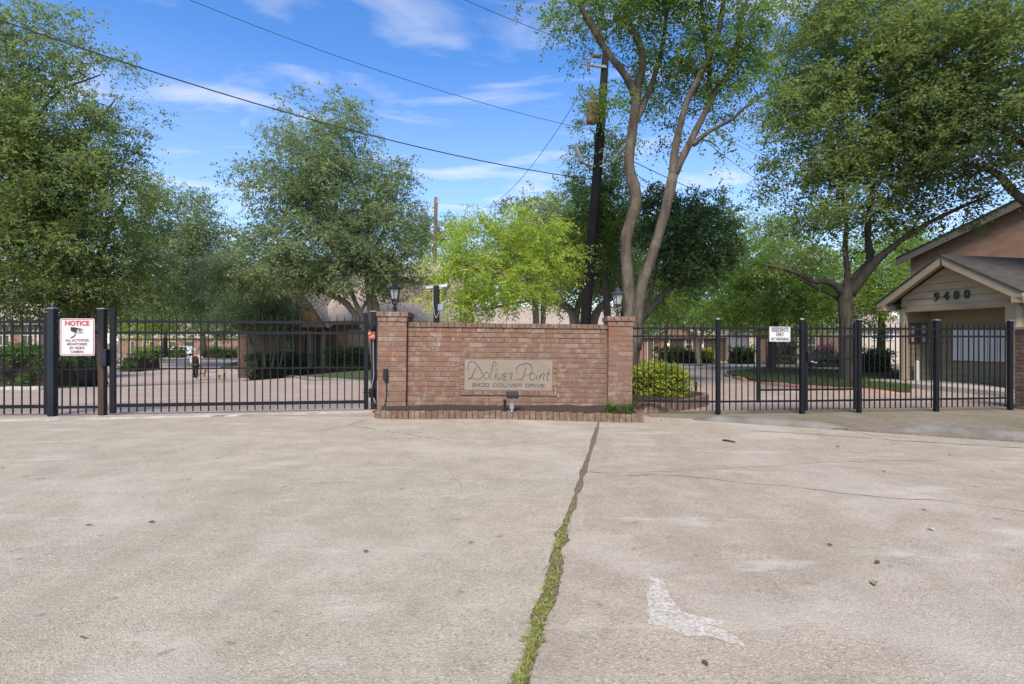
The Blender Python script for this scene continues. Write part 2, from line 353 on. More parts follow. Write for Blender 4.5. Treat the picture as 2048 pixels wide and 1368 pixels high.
M['wood_far'] = bark_mat('brown_pole', (0.10, 0.070, 0.048), (0.17, 0.125, 0.09), (0.07, 0.05, 0.04), 12, (1, 1, 0.08), 0.4)
M['rust'] = simple('rusty_can', (0.26, 0.125, 0.075), (0.34, 0.22, 0.16), 5, 0.75, stretch=(1, 1, 0.4))
M['porcelain'] = simple('porcelain', (0.16, 0.12, 0.105), (0.22, 0.18, 0.16), 9, 0.25)
M['wire'] = simple('wire_rubber', (0.016, 0.017, 0.020), (0.022, 0.022, 0.024), 9, 0.6)
M['bark_oak'] = bark_mat('oak_bark', (0.040, 0.034, 0.028), (0.095, 0.082, 0.068), (0.060, 0.062, 0.040), 11, (1, 1, 0.3), 0.5)
M['bark_live'] = bark_mat('live_oak_bark', (0.14, 0.115, 0.090), (0.27, 0.23, 0.185), (0.30, 0.27, 0.23), 10, (1, 1, 0.25), 0.5)
M['bark_myrtle'] = bark_mat('myrtle_bark', (0.045, 0.036, 0.027), (0.108, 0.088, 0.065), (0.165, 0.143, 0.108), 9, (1, 1, 0.16), 0.85)
M['bark_pale'] = bark_mat('pale_bark', (0.15, 0.125, 0.10), (0.25, 0.21, 0.17), (0.17, 0.14, 0.11), 6, (1, 1, 0.15), 0.4)
OAK = [(0.0, (0.030, 0.044, 0.021)), (0.35, (0.052, 0.070, 0.032)), (0.7, (0.076, 0.098, 0.041)), (1.0, (0.112, 0.130, 0.050))]
M['leaf_oak'] = leaf_mat('oak_leaves', OAK, 0.38, (0.19, 0.25, 0.05))
M['leaf_live'] = leaf_mat('live_oak_leaves', [(0.0, (0.038, 0.050, 0.030)), (0.4, (0.062, 0.078, 0.044)), (0.75, (0.088, 0.106, 0.058)), (1.0, (0.120, 0.138, 0.062))], 0.36, (0.16, 0.22, 0.07), gain=2.75)
M['leaf_lime'] = leaf_mat('lime_leaves', [(0.0, (0.075, 0.125, 0.024)), (0.35, (0.150, 0.225, 0.038)), (0.7, (0.250, 0.310, 0.050)), (1.0, (0.40, 0.39, 0.075))], 0.45, (0.32, 0.38, 0.07), gain=1.9)
M['leaf_myrtle'] = leaf_mat('myrtle_leaves', [(0.0, (0.024, 0.042, 0.018)), (0.45, (0.048, 0.078, 0.026)), (0.8, (0.078, 0.120, 0.036)), (1.0, (0.12, 0.16, 0.045))], 0.40, (0.19, 0.28, 0.04), gain=2.0)
M['leaf_dark'] = leaf_mat('dark_leaves', [(0.0, (0.020, 0.034, 0.018)), (0.5, (0.038, 0.058, 0.026)), (1.0, (0.066, 0.095, 0.036))], 0.22, (0.08, 0.15, 0.02))
M['leaf_fresh'] = leaf_mat('fresh_leaves', [(0.0, (0.048, 0.080, 0.022)), (0.45, (0.085, 0.130, 0.034)), (0.8, (0.130, 0.180, 0.048)), (1.0, (0.18, 0.22, 0.06))], 0.42, (0.24, 0.34, 0.05), gain=1.9)
M['leaf_blue'] = leaf_mat('blue_green_leaves', [(0.0, (0.030, 0.055, 0.034)), (0.5, (0.052, 0.090, 0.052)), (1.0, (0.085, 0.130, 0.068))], 0.35, (0.12, 0.24, 0.07))
M['leaf_hedge'] = leaf_mat('hedge_leaves', [(0.0, (0.018, 0.032, 0.013)), (0.5, (0.034, 0.058, 0.021)), (1.0, (0.075, 0.115, 0.034))], 0.25, (0.10, 0.18, 0.02))
M['leaf_mixed'] = leaf_mat('variegated_leaves', [(0.0, (0.085, 0.135, 0.025)), (0.45, (0.19, 0.25, 0.035)), (0.75, (0.36, 0.38, 0.06)), (0.9, (0.34, 0.20, 0.07)), (1.0, (0.40, 0.16, 0.08))], 0.42, (0.30, 0.34, 0.06), gain=1.5)
M['leaf_yellow'] = leaf_mat('yellow_leaves', [(0.0, (0.28, 0.22, 0.02)), (1.0, (0.55, 0.42, 0.03))], 0.35, (0.6, 0.45, 0.03))
M['leaf_pink'] = leaf_mat('pink_blossom', [(0.0, (0.10, 0.12, 0.03)), (0.4, (0.40, 0.09, 0.09)), (1.0, (0.55, 0.16, 0.15))], 0.35, (0.6, 0.2, 0.2))
M['blade'] = leaf_mat('grass_blades', [(0.0, (0.09, 0.12, 0.030)), (0.45, (0.16, 0.19, 0.050)), (0.7, (0.27, 0.26, 0.10)), (1.0, (0.36, 0.30, 0.18))], 0.3, (0.30, 0.36, 0.08), gain=1.6)
M['blade_green'] = leaf_mat('liriope_blades', [(0.0, (0.05, 0.085, 0.022)), (1.0, (0.11, 0.16, 0.045))], 0.3, (0.15, 0.22, 0.04), gain=1.2)
gm, gnt, gb = new_mat('clear_glass'); gb.inputs['Base Color'].default_value = (0.85, 0.88, 0.86, 1); gb.inputs['Roughness'].default_value = 0.08
gb.inputs['Alpha'].default_value = 0.28; M['glass'] = gm
gm, gnt, gb = new_mat('window_glass'); gb.inputs['Base Color'].default_value = (0.035, 0.042, 0.045, 1); gb.inputs['Roughness'].default_value = 0.06; M['pane'] = gm
gm, gnt, gb = new_mat('lit_lamp'); gb.inputs['Emission Color'].default_value = (1, 0.83, 0.6, 1); gb.inputs['Emission Strength'].default_value = 6.0; M['lit'] = gm
M['car_white'] = simple('car_paint_white', (0.72, 0.72, 0.72), (0.70, 0.70, 0.71), 2, 0.2)
M['rubber'] = simple('tyre_rubber', (0.012, 0.012, 0.012), (0.02, 0.02, 0.02), 9, 0.8)
M['blue_pot'] = simple('blue_glaze', (0.025, 0.03, 0.12), (0.035, 0.04, 0.15), 4, 0.25)
M['skin'] = simple('skin', (0.46, 0.27, 0.19), (0.42, 0.24, 0.17), 6, 0.6)
M['hair'] = simple('hair', (0.24, 0.15, 0.085), (0.17, 0.10, 0.06), 40, 0.7)
M['cloth_dark'] = simple('dark_cloth', (0.018, 0.014, 0.017), (0.03, 0.022, 0.026), 9, 0.9)
M['cloth_grey'] = simple('grey_cloth', (0.50, 0.50, 0.51), (0.42, 0.42, 0.44), 9, 0.9)
M['cloth_pants'] = simple('trouser_cloth', (0.014, 0.016, 0.02), (0.02, 0.023, 0.03), 9, 0.9)
M['fur'] = simple('dog_fur', (0.32, 0.24, 0.165), (0.20, 0.145, 0.10), 30, 0.95)
M['fur2'] = simple('dog_fur_pale', (0.38, 0.30, 0.22), (0.30, 0.23, 0.165), 30, 0.95)
M['deadleaf'] = simple('dead_leaf', (0.17, 0.095, 0.045), (0.10, 0.065, 0.04), 30, 0.9, rvar=0.35)
M['greenleaf'] = simple('fallen_green_leaf', (0.20, 0.25, 0.10), (0.26, 0.27, 0.14), 30, 0.8)

# ------------------------------------------------------------------ ground, road, kerbs
def patch(name, pts, off, mat, maxlen=1.5, skirt=0.12, kind='structure', parent=None, func=True):
    bm = bmesh.new(); vs = [bm.verts.new((p[0], p[1], 0)) for p in pts]; f = bm.faces.new(vs)
    bmesh.ops.triangulate(bm, faces=[f])
    for _ in range(8):
        es = [e for e in bm.edges if e.calc_length() > maxlen]
        if not es: break
        bmesh.ops.subdivide_edges(bm, edges=es, cuts=1); bmesh.ops.triangulate(bm, faces=bm.faces[:])
    for v in bm.verts: v.co.z = (g(v.co.x, v.co.y) if func else 0.0) + off
    bmesh.ops.recalc_face_normals(bm, faces=bm.faces)
    if bm.faces and sum(f.normal.z for f in bm.faces) < 0: bmesh.ops.reverse_faces(bm, faces=bm.faces)
    if skirt:
        bd = [e for e in bm.edges if e.is_boundary]
        r = bmesh.ops.extrude_edge_only(bm, edges=bd)
        for v in [x for x in r['geom'] if isinstance(x, bmesh.types.BMVert)]: v.co.z -= skirt
    me = bpy.data.meshes.new(name); bm.to_mesh(me); bm.free()
    o = link(name, me, mat, parent)
    if kind and parent is None: tag(o, kind=kind)
    return o

xs = np.concatenate([np.linspace(-700, -90, 12), np.linspace(-80, 60, 57), np.linspace(70, 700, 12)])
ys = np.concatenate([[-60, -30, -10, 0, 6], np.linspace(9, 60, 52), np.linspace(66, 130, 14), [160, 220, 320, 500, 900]])
gv = [(x, y, g(x, y) - 0.05 if y > 8 else -0.09) for y in ys for x in xs]; nx = len(xs)
gf = [(j * nx + i, j * nx + i + 1, (j + 1) * nx + i + 1, (j + 1) * nx + i) for j in range(len(ys) - 1) for i in range(nx - 1)]
tag(MB().add(gv, gf).build('ground', M['field']), kind='structure')
patch('drive', [(-75, 9.15), (-2.35, 9.15), (2.2, 9.3), (3.2, 9.6), (45, 10.4), (45, 60), (12, 118), (-75, 118)], 0.004, M['drive'], 3.0, 0.0)

# the apron: two concrete slabs parted by a ragged open joint
crk = [(1197, 846, 5), (1193, 860, 9), (1186, 885, 13), (1179, 905, 14), (1173, 925, 13), (1170, 944, 24), (1163, 955, 15), (1158, 975, 21), (1150, 992, 18), (1143, 1015, 22), (1138, 1032, 18), (1132, 1050, 22),
       (1124, 1066, 42), (1120, 1082, 45), (1114, 1096, 30), (1113, 1120, 32), (1107, 1140, 42), (1104, 1160, 42), (1098, 1180, 44), (1090, 1205, 46), (1083, 1228, 50), (1078, 1250, 50), (1068, 1275, 46), (1062, 1300, 36), (1054, 1325, 44), (1045, 1350, 52), (1040, 1372, 54), (1018, 1460, 56), (985, 1700, 60)]
cl, cr = [], []
crk = [(x, y, w * .66) for x, y, w in crk]
for x, y, w in crk:
    Y = CAM_Z * F / (y - CY)
    for k in range(1):
        a, b_ = random.uniform(-0.22, 0.22) * w, random.uniform(-0.22, 0.22) * w
        cl.append(((x - w / 2 - a - CX) * Y / F, Y)); cr.append(((x + w / 2 + b_ - CX) * Y / F, Y))
def rough_line(pts, amp):
    out = []
    for i in range(len(pts) - 1):
        a, b_ = pts[i], pts[i + 1]
        for k in range(5):
            t = k / 5; j = 0 if k == 0 else amp
            out.append((a[0] + (b_[0] - a[0]) * t + random.uniform(-j, j), a[1] + (b_[1] - a[1]) * t))
    return out + [pts[-1]]
cl, cr = rough_line(cl, 0.007), rough_line(cr, 0.007)
apron = tag(empty('apron'), kind='structure')
cl = [(1.47, 9.15)] + cl; cr = [(1.49, 9.15)] + cr
def slab(edge, outer, mat):                            # strips between the ragged joint and the slab's outer line, with a broken vertical face
    E = edge + [(edge[-1][0], -8.0)]; n = len(E); mb = MB()
    mb.add([q for e in E for q in ((e[0], e[1], 0.0), (outer(e[1]), e[1], 0.0))], [(2 * i, 2 * i + 1, 2 * i + 3, 2 * i + 2) for i in range(n - 1)])
    mb.add([q for e in E for q in ((e[0], e[1], 0.0), (e[0], e[1], -0.05))], [(2 * i, 2 * i + 1, 2 * i + 3, 2 * i + 2) for i in range(n - 1)])
    return mb.build('slab', mat, apron)
slab([(1.47, 9.32)] + cl, lambda y: -45.0, M['apron'])
RB = [(3.0, 45.0), (4.9, 9.5), (6.58, 6.6), (7.72, 4.6), (8.72, 2.95), (9.35, 2.2)]
slab([(1.49, 9.32)] + [(x, y) for x, y in cr], lambda y: float(np.interp(y, [a for a, _ in RB], [b_ for _, b_ in RB])), M['apron2'])
jv = [q for a_, b_ in zip(cl, cr) for q in ((a_[0] - .05, a_[1], -.005), (b_[0] + .05, b_[1], -.005))]
MB().add(jv, [(2 * i, 2 * i + 1, 2 * i + 3, 2 * i + 2) for i in range(len(cl) - 1)]).build('joint_bed', M['dirt'], apron)

def crack_line(pts, w0, w1, name='crack'):            # hairline cracks, filled with dirt
    P = []
    for i in range(len(pts) - 1):
        a, b_ = gp(*pts[i]), gp(*pts[i + 1]); n = max(3, int((b_ - a).length / 0.09))
        for k in range(n):
            p = a.lerp(b_, k / n); P.append((p.x + random.uniform(-0.012, 0.012), p.y + random.uniform(-0.022, 0.022)))
    P.append(tuple(gp(*pts[-1]))[:2]); mb = MB(); L = len(P); vs = []
    for i, p in enumerate(P):
        q0, q1 = P[max(i - 1, 0)], P[min(i + 1, L - 1)]; dx, dy = q1[0] - q0[0], q1[1] - q0[1]; l = math.hypot(dx, dy) or 1
        w = random.uniform(w0, w1) / 2; nx_, ny_ = -dy / l * w, dx / l * w
        vs += [(p[0] + nx_, p[1] + ny_, 0.003), (p[0] - nx_, p[1] - ny_, 0.003)]
    mb.add(vs, [(2 * i, 2 * i + 1, 2 * i + 3, 2 * i + 2) for i in range(L - 1)])
    return mb.build(name, M['crack'], apron)
crack_line([(1170, 944), (1240, 952), (1310, 950), (1420, 957), (1480, 966), (1580, 973), (1680, 988), (1790, 998), (1880, 1002), (2060, 1026)], 0.003, 0.011)
crack_line([(1185, 946), (1260, 948), (1400, 940), (1530, 933), (1640, 926), (1770, 922), (2060, 919)], 0.002, 0.007)
crack_line([(900, 884), (840, 872), (770, 863), (700, 850)], 0.003, 0.010)
crack_line([(745, 836), (690, 852), (640, 862)], 0.003, 0.009)
crack_line([(1145, 968), (1010, 958), (860, 960), (700, 966), (560, 968)], 0.001, 0.004)
crack_line([(890, 936), (920, 966), (925, 985)], 0.001, 0.003)
crack_line([(1500, 862), (1620, 868), (1750, 878), (1880, 886), (2060, 898)], 0.010, 0.026)
crack_line([(1690, 858), (1760, 876), (1800, 884)], 0.004, 0.010)

# washed-out paint mark: a thin skin of old white paint with a broken edge
pm, pnt, pb = new_mat('old_white_paint')
pv = coords(pnt, 'World'); pn = noise(pnt, pv, 30, 8, 0.8)
pnt.links.new(ramp(pnt, noise(pnt, pv, 60, 4), [(0.35, (0.54, 0.50, 0.42)), (0.55, (0.70, 0.66, 0.58))]), pb.inputs['Base Color'])
pb.inputs['Roughness'].default_value = 0.9; pnt.links.new(ramp(pnt, pn, [(0.34, 0.10), (0.58, 0.78)]), pb.inputs['Alpha'])
def paint_mark(pts, jag=0.02):
    P = []
    for i in range(len(pts)):
        a, b_ = gp(*pts[i]), gp(*pts[(i + 1) % len(pts)])
        for k in range(5):
            p = a.lerp(b_, k / 5); P.append((p.x + random.uniform(-jag, jag), p.y + random.uniform(-jag, jag)))
    o = patch('paint_mark', P, 0.004, pm, 5, 0, parent=apron, func=False); return o
paint_mark([(1302, 1152), (1325, 1168), (1340, 1200), (1362, 1226), (1400, 1236), (1446, 1247), (1442, 1256), (1415, 1252), (1470, 1275), (1490, 1296), (1420, 1278), (1370, 1276), (1330, 1256), (1298, 1254), (1294, 1200)], 0.008)

# mossy walk behind the kerb on the right, its tone darkened for tree shade, rounded kerb ridges, gutter, threshold strip at the gates
patch('pavement', [(2.3, 9.02), (2.95, 8.80), (4.6, 7.86), (6.35, 6.74), (9.5, 5.05), (45, 3.2), (45, 11.6), (9.2, 10.55), (4.1, 10.0), (3.0, 9.7), (2.3, 9.35)], 0.012, M['walk'], 4, 0.05)
def ridge(pts, w, h, name, mat, kind='structure', parent=None):
    P = [gp(*p) for p in pts]; P = [Vector(q) for q in catmull(P, 6)]; mb = MB(); n = 8; vs = []
    for i, p in enumerate(P):
        d = (P[min(i + 1, len(P) - 1)] - P[max(i - 1, 0)]).normalized(); s = Vector((-d.y, d.x, 0)).normalized()
        e = min(1.0, 4.0 * min(i, len(P) - 1 - i) / len(P) + 0.12)
        for k in range(n):
            t = math.pi * k / (n - 1)
            vs.append(p + s * (w * math.cos(t)) + Vector((0, 0, -0.012 + (h + 0.012) * e * math.sin(t) * (1 + random.uniform(-.06, .06)))))
    fs = [(i * n + k, i * n + k + 1, (i + 1) * n + k + 1, (i + 1) * n + k) for i in range(len(P) - 1) for k in range(n - 1)]
    o = mb.add(vs, fs).build(name, mat, parent, smooth=True)
    if parent is None: tag(o, kind=kind)
    return o
ridge([(1386, 838), (1440, 842), (1520, 847), (1620, 852), (1710, 857)], 0.14, 0.085, 'kerb', M['kerb'])
ridge([(1768, 860), (1850, 864), (1950, 872), (2060, 882), (2300, 905)], 0.15, 0.11, 'kerb', M['kerb'])
def strip(name, pts, w, h, mat):
    P = [gp(*p) for p in pts]; vs = []
    for i, p in enumerate(P):
        for dy, dz in ((0, -0.02), (0.012, h), (w, h), (w + 0.01, -0.02)): vs.append((p.x, p.y + dy + random.uniform(-0.02, 0.02), max(p.z, 0) + dz))
    fs = [(i * 4 + k, i * 4 + k + 1, (i + 1) * 4 + k + 1, (i + 1) * 4 + k) for i in range(len(P) - 1) for k in range(3)]
    return tag(MB().add(vs, fs).build(name, mat), kind='structure')
strip('kerb', [(-260, 848)] + [(x, 843 - x * 0.019 - 6e-6 * x * x) for x in range(-60, 720, 26)] + [(745, 826)], 0.26, 0.028, M['kerb_pale'])

# ------------------------------------------------------------------ brick pieces
_bk = {}
def brick_mesh(l, h, d, v, mat, ch=0.005):
    key = (round(l, 3), round(h, 3), round(d, 3), v, mat.name)
    if key in _bk: return _bk[key]
    r = random.Random(hash((round(l * 1000), v)) & 0xffff); j = lambda a: r.uniform(-a, a)
    X, Z = l / 2, h / 2; vs = []
    for sx, sz in ((-1, -1), (1, -1), (1, 1), (-1, 1)): vs.append((sx * (X - ch) + j(.002), j(.0025), sz * (Z - ch) + j(.002)))
    for sx, sz in ((-1, -1), (1, -1), (1, 1), (-1, 1)): vs.append((sx * X + j(.0015), ch, sz * Z + j(.0015)))
    for sx, sz in ((-1, -1), (1, -1), (1, 1), (-1, 1)): vs.append((sx * X, d, sz * Z))
    fs = [(0, 1, 2, 3)] + [(4 + i, 4 + (i + 1) % 4, (i + 1) % 4, i) for i in range(4)] + [(8 + i, 8 + (i + 1) % 4, 4 + (i + 1) % 4, 4 + i) for i in range(4)] + [(11, 10, 9, 8)]
    me = bpy.data.meshes.new('brick'); me.from_pydata(vs, [], fs); me.update(); me.materials.append(mat); _bk[key] = me; return me
def brick(parent, x, y, z, l, h, d, rz=0.0, mat=None, name='brick', tilt=0.0):
    o = bpy.data.objects.new(name, brick_mesh(l, h, d, random.randrange(3), mat or M['brick']))
    o.location = (x, y + random.uniform(-0.002, 0.002), z); o.rotation_euler = (random.uniform(-.006, .006), tilt + random.uniform(-.004, .004), rz)
    o.parent = parent; col.objects.link(o); return o

# ------------------------------------------------------------------ the sign wall between the gates
WY = 9.30
wall = empty('brick_sign_wall', (-0.085, WY, 0.0)); wall.rotation_euler = (0, 0.0115, 0)
tag(wall, 'low red brick entrance wall with two pillars and an engraved address plaque', 'brick wall')
WX0, WX1, CP, BP = -1.71, 1.70, 0.0846, 0.2345
MB().box((0, 0.12, 0.63), (WX1 - WX0, 0.226, 1.22)).build('wall_core', M['mortar'], wall)
MB().box((0, 0.12, 1.36), (WX1 - WX0, 0.222, 0.235)).build('wall_core', M['mortar_dark'], wall)
PX0, PX1, PZ0, PZ1 = -0.735, 0.768, 0.417, 0.938        # plaque
FX0, FX1, FZ0, FZ1 = PX0 - 0.075, PX1 + 0.075, PZ0 - 0.085, PZ1 + 0.002
for i in range(17):
    z0 = 0.045 + i * CP; z1 = z0 + CP; off = (0.5 if i % 2 else 0.0) * BP + random.uniform(-.01, .01)
    x = WX0 - off
    while x < WX1:
        a, b_ = max(x, WX0) + 0.004, min(x + BP, WX1) - 0.004; x += BP
        segs = [(a, b_)]
        if z1 > FZ0 + 0.01 and z0 < FZ1 - 0.01:
            segs = [(a, min(b_, FX0 - 0.004)), (max(a, FX1 + 0.004), b_)]
        for s0, s1 in segs:
            if s1 - s0 > 0.025: brick(wall, (s0 + s1) / 2, 0, (z0 + z1) / 2, s1 - s0, CP - random.uniform(0.008, 0.011), 0.1)
x = WX0 + 0.004
while x < WX1 - 0.03:                                   # the top row of upright headers
    w = random.uniform(0.092, 0.108)
    brick(wall, x + w / 2, -0.022, 1.523, w - 0.011, 0.078, 0.285, mat=M['brick_old'], name='coping_brick'); x += w
MB().box((0, 0.12, 1.518), (WX1 - WX0, 0.25, 0.066)).build('coping_mortar', M['mortar_dark'], wall)
# brick surround and stone plaque with its lettering
xx = FX0
while xx < FX1 - 0.04:
    w = min(random.uniform(0.10, 0.24), FX1 - xx); brick(wall, xx + w / 2, -0.014, FZ0 + 0.04, w - 0.008, 0.078, 0.1, name='surround_brick'); xx += w
for sx in (FX0 + 0.035, FX1 - 0.035):
    z = PZ0 + 0.003
    while z < PZ1 - 0.03:
        h = min(0.0845 if random.random() < .6 else 0.13, PZ1 - z); brick(wall, sx, -0.004, z + h / 2, 0.066, h - 0.008, 0.1, name='surround_brick'); z += h
plaque = MB().box(((PX0 + PX1) / 2, 0.024, (PZ0 + PZ1) / 2), (PX1 - PX0, 0.05, PZ1 - PZ0)).build('plaque', M['stone'], wall, bevel=0.004)
plaque['label'] = 'tan stone plaque engraved with a script name and street address'
def ribbon(mb, pts, w, z=0.0, taper=True):
    P = [Vector((p[0], p[1])) for p in pts]; n = len(P); b = len(mb.v)
    for i, p in enumerate(P):
        d = (P[min(i + 1, n - 1)] - P[max(i - 1, 0)]); d = d.normalized() if d.length > 1e-9 else Vector((1, 0)); s = Vector((-d.y, d.x))
        k = w / 2 * ((0.55 + 0.45 * math.sin(math.pi * (i + .5) / n)) if taper else 1.0)
        mb.v += [(p.x + s.x * k, z, p.y + s.y * k), (p.x - s.x * k, z, p.y - s.y * k)]
    mb.f += [(b + 2 * i, b + 2 * i + 1, b + 2 * i + 3, b + 2 * i + 2) for i in range(n - 1)]
def ell(cx, cy, rx, ry, sl=0.15): return [(cx + rx * math.cos(t) + sl * ry * math.sin(-t), cy + ry * math.sin(t)) for t in [2 * math.pi * k / 18 for k in range(19)]]
script = [[(165, 340), (155, 260), (175, 180), (225, 148), (290, 170), (350, 230), (410, 320), (450, 410), (440, 462), (400, 500), (330, 512), (240, 490), (150, 508)],
          [(150, 508), (225, 478), (262, 400), (290, 320), (315, 265)], ell(530, 435, 50, 72), [(712, 245), (730, 190), (712, 150), (682, 160), (655, 250), (630, 370), (600, 500), (655, 500)],
          [(735, 375), (715, 450), (700, 520)], [(745, 292), (728, 330)], [(770, 390), (752, 460), (772, 512), (812, 498), (845, 440), (858, 380)],
          [(962, 388), (905, 382), (880, 425), (925, 445), (872, 480), (885, 522), (955, 500)], [(985, 380), (1010, 392), (1050, 370), (1056, 400), (1036, 470), (1045, 518), (1075, 498)],
          [(1180, 400), (1145, 320), (1152, 265), (1220, 210), (1330, 178), (1410, 190), (1460, 240), (1465, 320), (1430, 380), (1380, 404), (1325, 400)],
          [(1340, 260), (1312, 360), (1285, 460), (1250, 505), (1180, 500), (1120, 518)], ell(1475, 442, 52, 74), [(1580, 395), (1565, 450), (1550, 518)], [(1596, 302), (1580, 338)],
          [(1645, 388), (1628, 450), (1610, 520)], [(1620, 480), (1655, 405), (1700, 383), (1716, 408), (1695, 490), (1715, 516)], [(1815, 262), (1790, 380), (1772, 490), (1785, 515), (1820, 498)], [(1758, 388), (1842, 378)]]
def zp(p): return ((p[0] / 10.24 + 920 - CX) * WY / F + 0.085, CAM_Z - (p[1] / 10.24 + 710 - CY) * WY / F + 0.006)
mb = MB()
for s in script: ribbon(mb, catmull([zp(p) for p in s], 5) if len(s) > 2 else [zp(p) for p in s], 0.0155, -0.003)
mb.build('lettering', M['ink'], plaque)
SQ = {'9': [[(1, 0.45), (0, .45), (0, 1), (1, 1), (1, 0), (0, 0)]], '4': [[(.8, 0), (.8, 1), (0, .35), (1, .35)]], '0': [[(0, 0), (1, 0), (1, 1), (0, 1), (0, 0)]], 'D': [[(0, 0), (.8, 0), (1, .2), (1, .8), (.8, 1), (0, 1), (0, 0)]],
      'O': [[(.1, 0), (.9, 0), (1, .1), (1, .9), (.9, 1), (.1, 1), (0, .9), (0, .1), (.1, 0)]], 'L': [[(0, 1), (0, 0), (1, 0)]], 'I': [[(.5, 0), (.5, 1)]], 'V': [[(0, 1), (.5, 0), (1, 1)]], 'E': [[(1, 0), (0, 0), (0, 1), (1, 1)], [(0, .5), (.9, .5)]], 'R': [[(0, 0), (0, 1), (1, 1), (1, .5), (0, .5)], [(1, .5), (1, 0)]]}
mb = MB()
for ch, x0, x1 in [('9', 248, 312), ('4', 333, 400), ('0', 425, 492), ('0', 516, 582), ('D', 678, 745), ('O', 782, 850), ('L', 888, 945), ('I', 950, 1000), ('V', 1005, 1078), ('E', 1093, 1155), ('R', 1178, 1248), ('D', 1338, 1408), ('R', 1435, 1508), ('I', 1518, 1572), ('V', 1575, 1648), ('E', 1662, 1720)]:
    for st in SQ[ch]:
        q = [zp((x0 + (x1 - x0) * u, 656 - 58 * v)) for u, v in st]
        for a, b_ in zip(q[:-1], q[1:]):
            dx, dz = b_[0] - a[0], b_[1] - a[1]; l = math.hypot(dx, dz); e = 0.005 / l
            ribbon(mb, [(a[0] - dx * e, a[1] - dz * e), (b_[0] + dx * e, b_[1] + dz * e)], 0.011, -0.003 - 0.0002 * random.random(), False)
mb.build('lettering', M['ink'], plaque)

def pillar(x0, x1, top, yf, depth):
    p = empty('pillar'); p.parent = wall; cx, w = (x0 + x1) / 2, x1 - x0
    MB().box((cx, yf + depth / 2, (top - 0.03) / 2), (w - 0.009, depth - 0.009, top - 0.03)).build('pillar_core', M['mortar'], p)
    n = int((top - 0.045 - 0.17) / CP); z = 0.045 + (top - 0.17 - 0.045 - n * CP)
    for i in range(-1, n):
        zc = z + (i + .5) * CP; a = w * (0.36 if i % 2 else 0.64) + random.uniform(-.02, .02)
        for s0, s1 in ((x0, x0 + a - .004), (x0 + a + .004, x1)): brick(p, (s0 + s1) / 2, yf, zc, s1 - s0, CP - 0.0095, 0.1)
        b0 = depth * (0.64 if i % 2 else 0.36)
        for sx, rz in ((x0, -math.pi / 2), (x1, math.pi / 2)):
            for s0, s1 in ((0.106, b0 - .004 + .05), (b0 + .054, depth)): brick(p, sx, yf + (s0 + s1) / 2, zc, s1 - s0, CP - 0.0095, 0.1, rz)
    for k, (ov, zc) in enumerate(((0.014, top - 0.128), (0.034, top - 0.042))):
        m = 3 if k == 0 else 4; ww = w + 2 * ov; q = random.uniform(.8, 1.2)
        for i in range(m):
            brick(p, x0 - ov + ww * (i + .5) / m, yf - ov, zc, ww / m - 0.009, 0.079, 0.2, name='cap_brick')
        dd = depth + 2 * ov
        for sx, rz in ((x0 - ov, -math.pi / 2), (x1 + ov, math.pi / 2)):
            brick(p, sx, yf - ov + 0.2 + (dd - 0.2) / 2 + .004, zc, dd - 0.212, 0.079, 0.12, rz, name='cap_brick')
    MB().box((cx, yf + depth / 2, top - 0.055), (w - 0.005, depth - 0.005, 0.11)).build('pillar_top', M['mortar'], p)
    return p
pillar(-2.195, WX0 - 0.004, 1.735, -0.085, 0.5)
pillar(WX1 + 0.004, 2.115, 1.700, -0.085, 0.45)

# planter strip in front of the wall: upright edging bricks, dark mulch
edging = tag(empty('brick_planter_edging', (0, 8.8, 0)), 'row of upright weathered bricks edging the mulch bed under the sign wall', 'edging')
def edge_run(parent, pts, h, pitch, oy=8.8, zf=None, thick=0.11, ox=0.0):
    P = [Vector(p) for p in catmull([(a, b_, 0) for a, b_ in pts], 8)]; acc = 0.0; seg = 0; d0 = 0.0
    L = [0.0]
    for i in range(len(P) - 1): L.append(L[-1] + (P[i + 1] - P[i]).length)
    s = pitch / 2
    while s < L[-1]:
        i = max(k for k in range(len(L)) if L[k] <= s); i = min(i, len(P) - 2); t = (s - L[i]) / (L[i + 1] - L[i]); p = P[i].lerp(P[i + 1], t); d = (P[i + 1] - P[i]).normalized()
        hh = h + random.uniform(-.008, .008); base = zf(p.x, p.y) if zf else 0.0
        brick(parent, p.x - ox, p.y - oy, base + hh / 2 - 0.01, pitch - random.uniform(.004, .009), hh + 0.02, thick, math.atan2(d.y, d.x), M['brick_old'], tilt=random.uniform(-.02, .02))
        s += pitch
edge_run(edging, [(-2.30, 9.12), (-2.24, 8.92), (-2.08, 8.80), (-1.2, 8.79), (-0.35, 8.80), (0.6, 8.64), (1.5, 8.46), (1.98, 8.38)], 0.125, 0.0935)
edge_run(edging, [(2.03, 8.40), (2.06, 8.7), (2.07, 9.2)], 0.122, 0.0935)
patch('mulch_bed', [(-2.2, 9.25), (-2.15, 8.9), (-0.35, 8.88), (0.6, 8.72), (1.95, 8.47), (2.0, 9.25)], 0.112, M['mulch'], 0.2, 0.1, func=False)
bed = bpy.data.objects['mulch_bed'].data
for v in bed.vertices:
    if v.co.z > 0.1: v.co.z += random.uniform(-0.008, 0.02) + 0.055 * min(1, max(0, (v.co.y - 8.75) / .5))

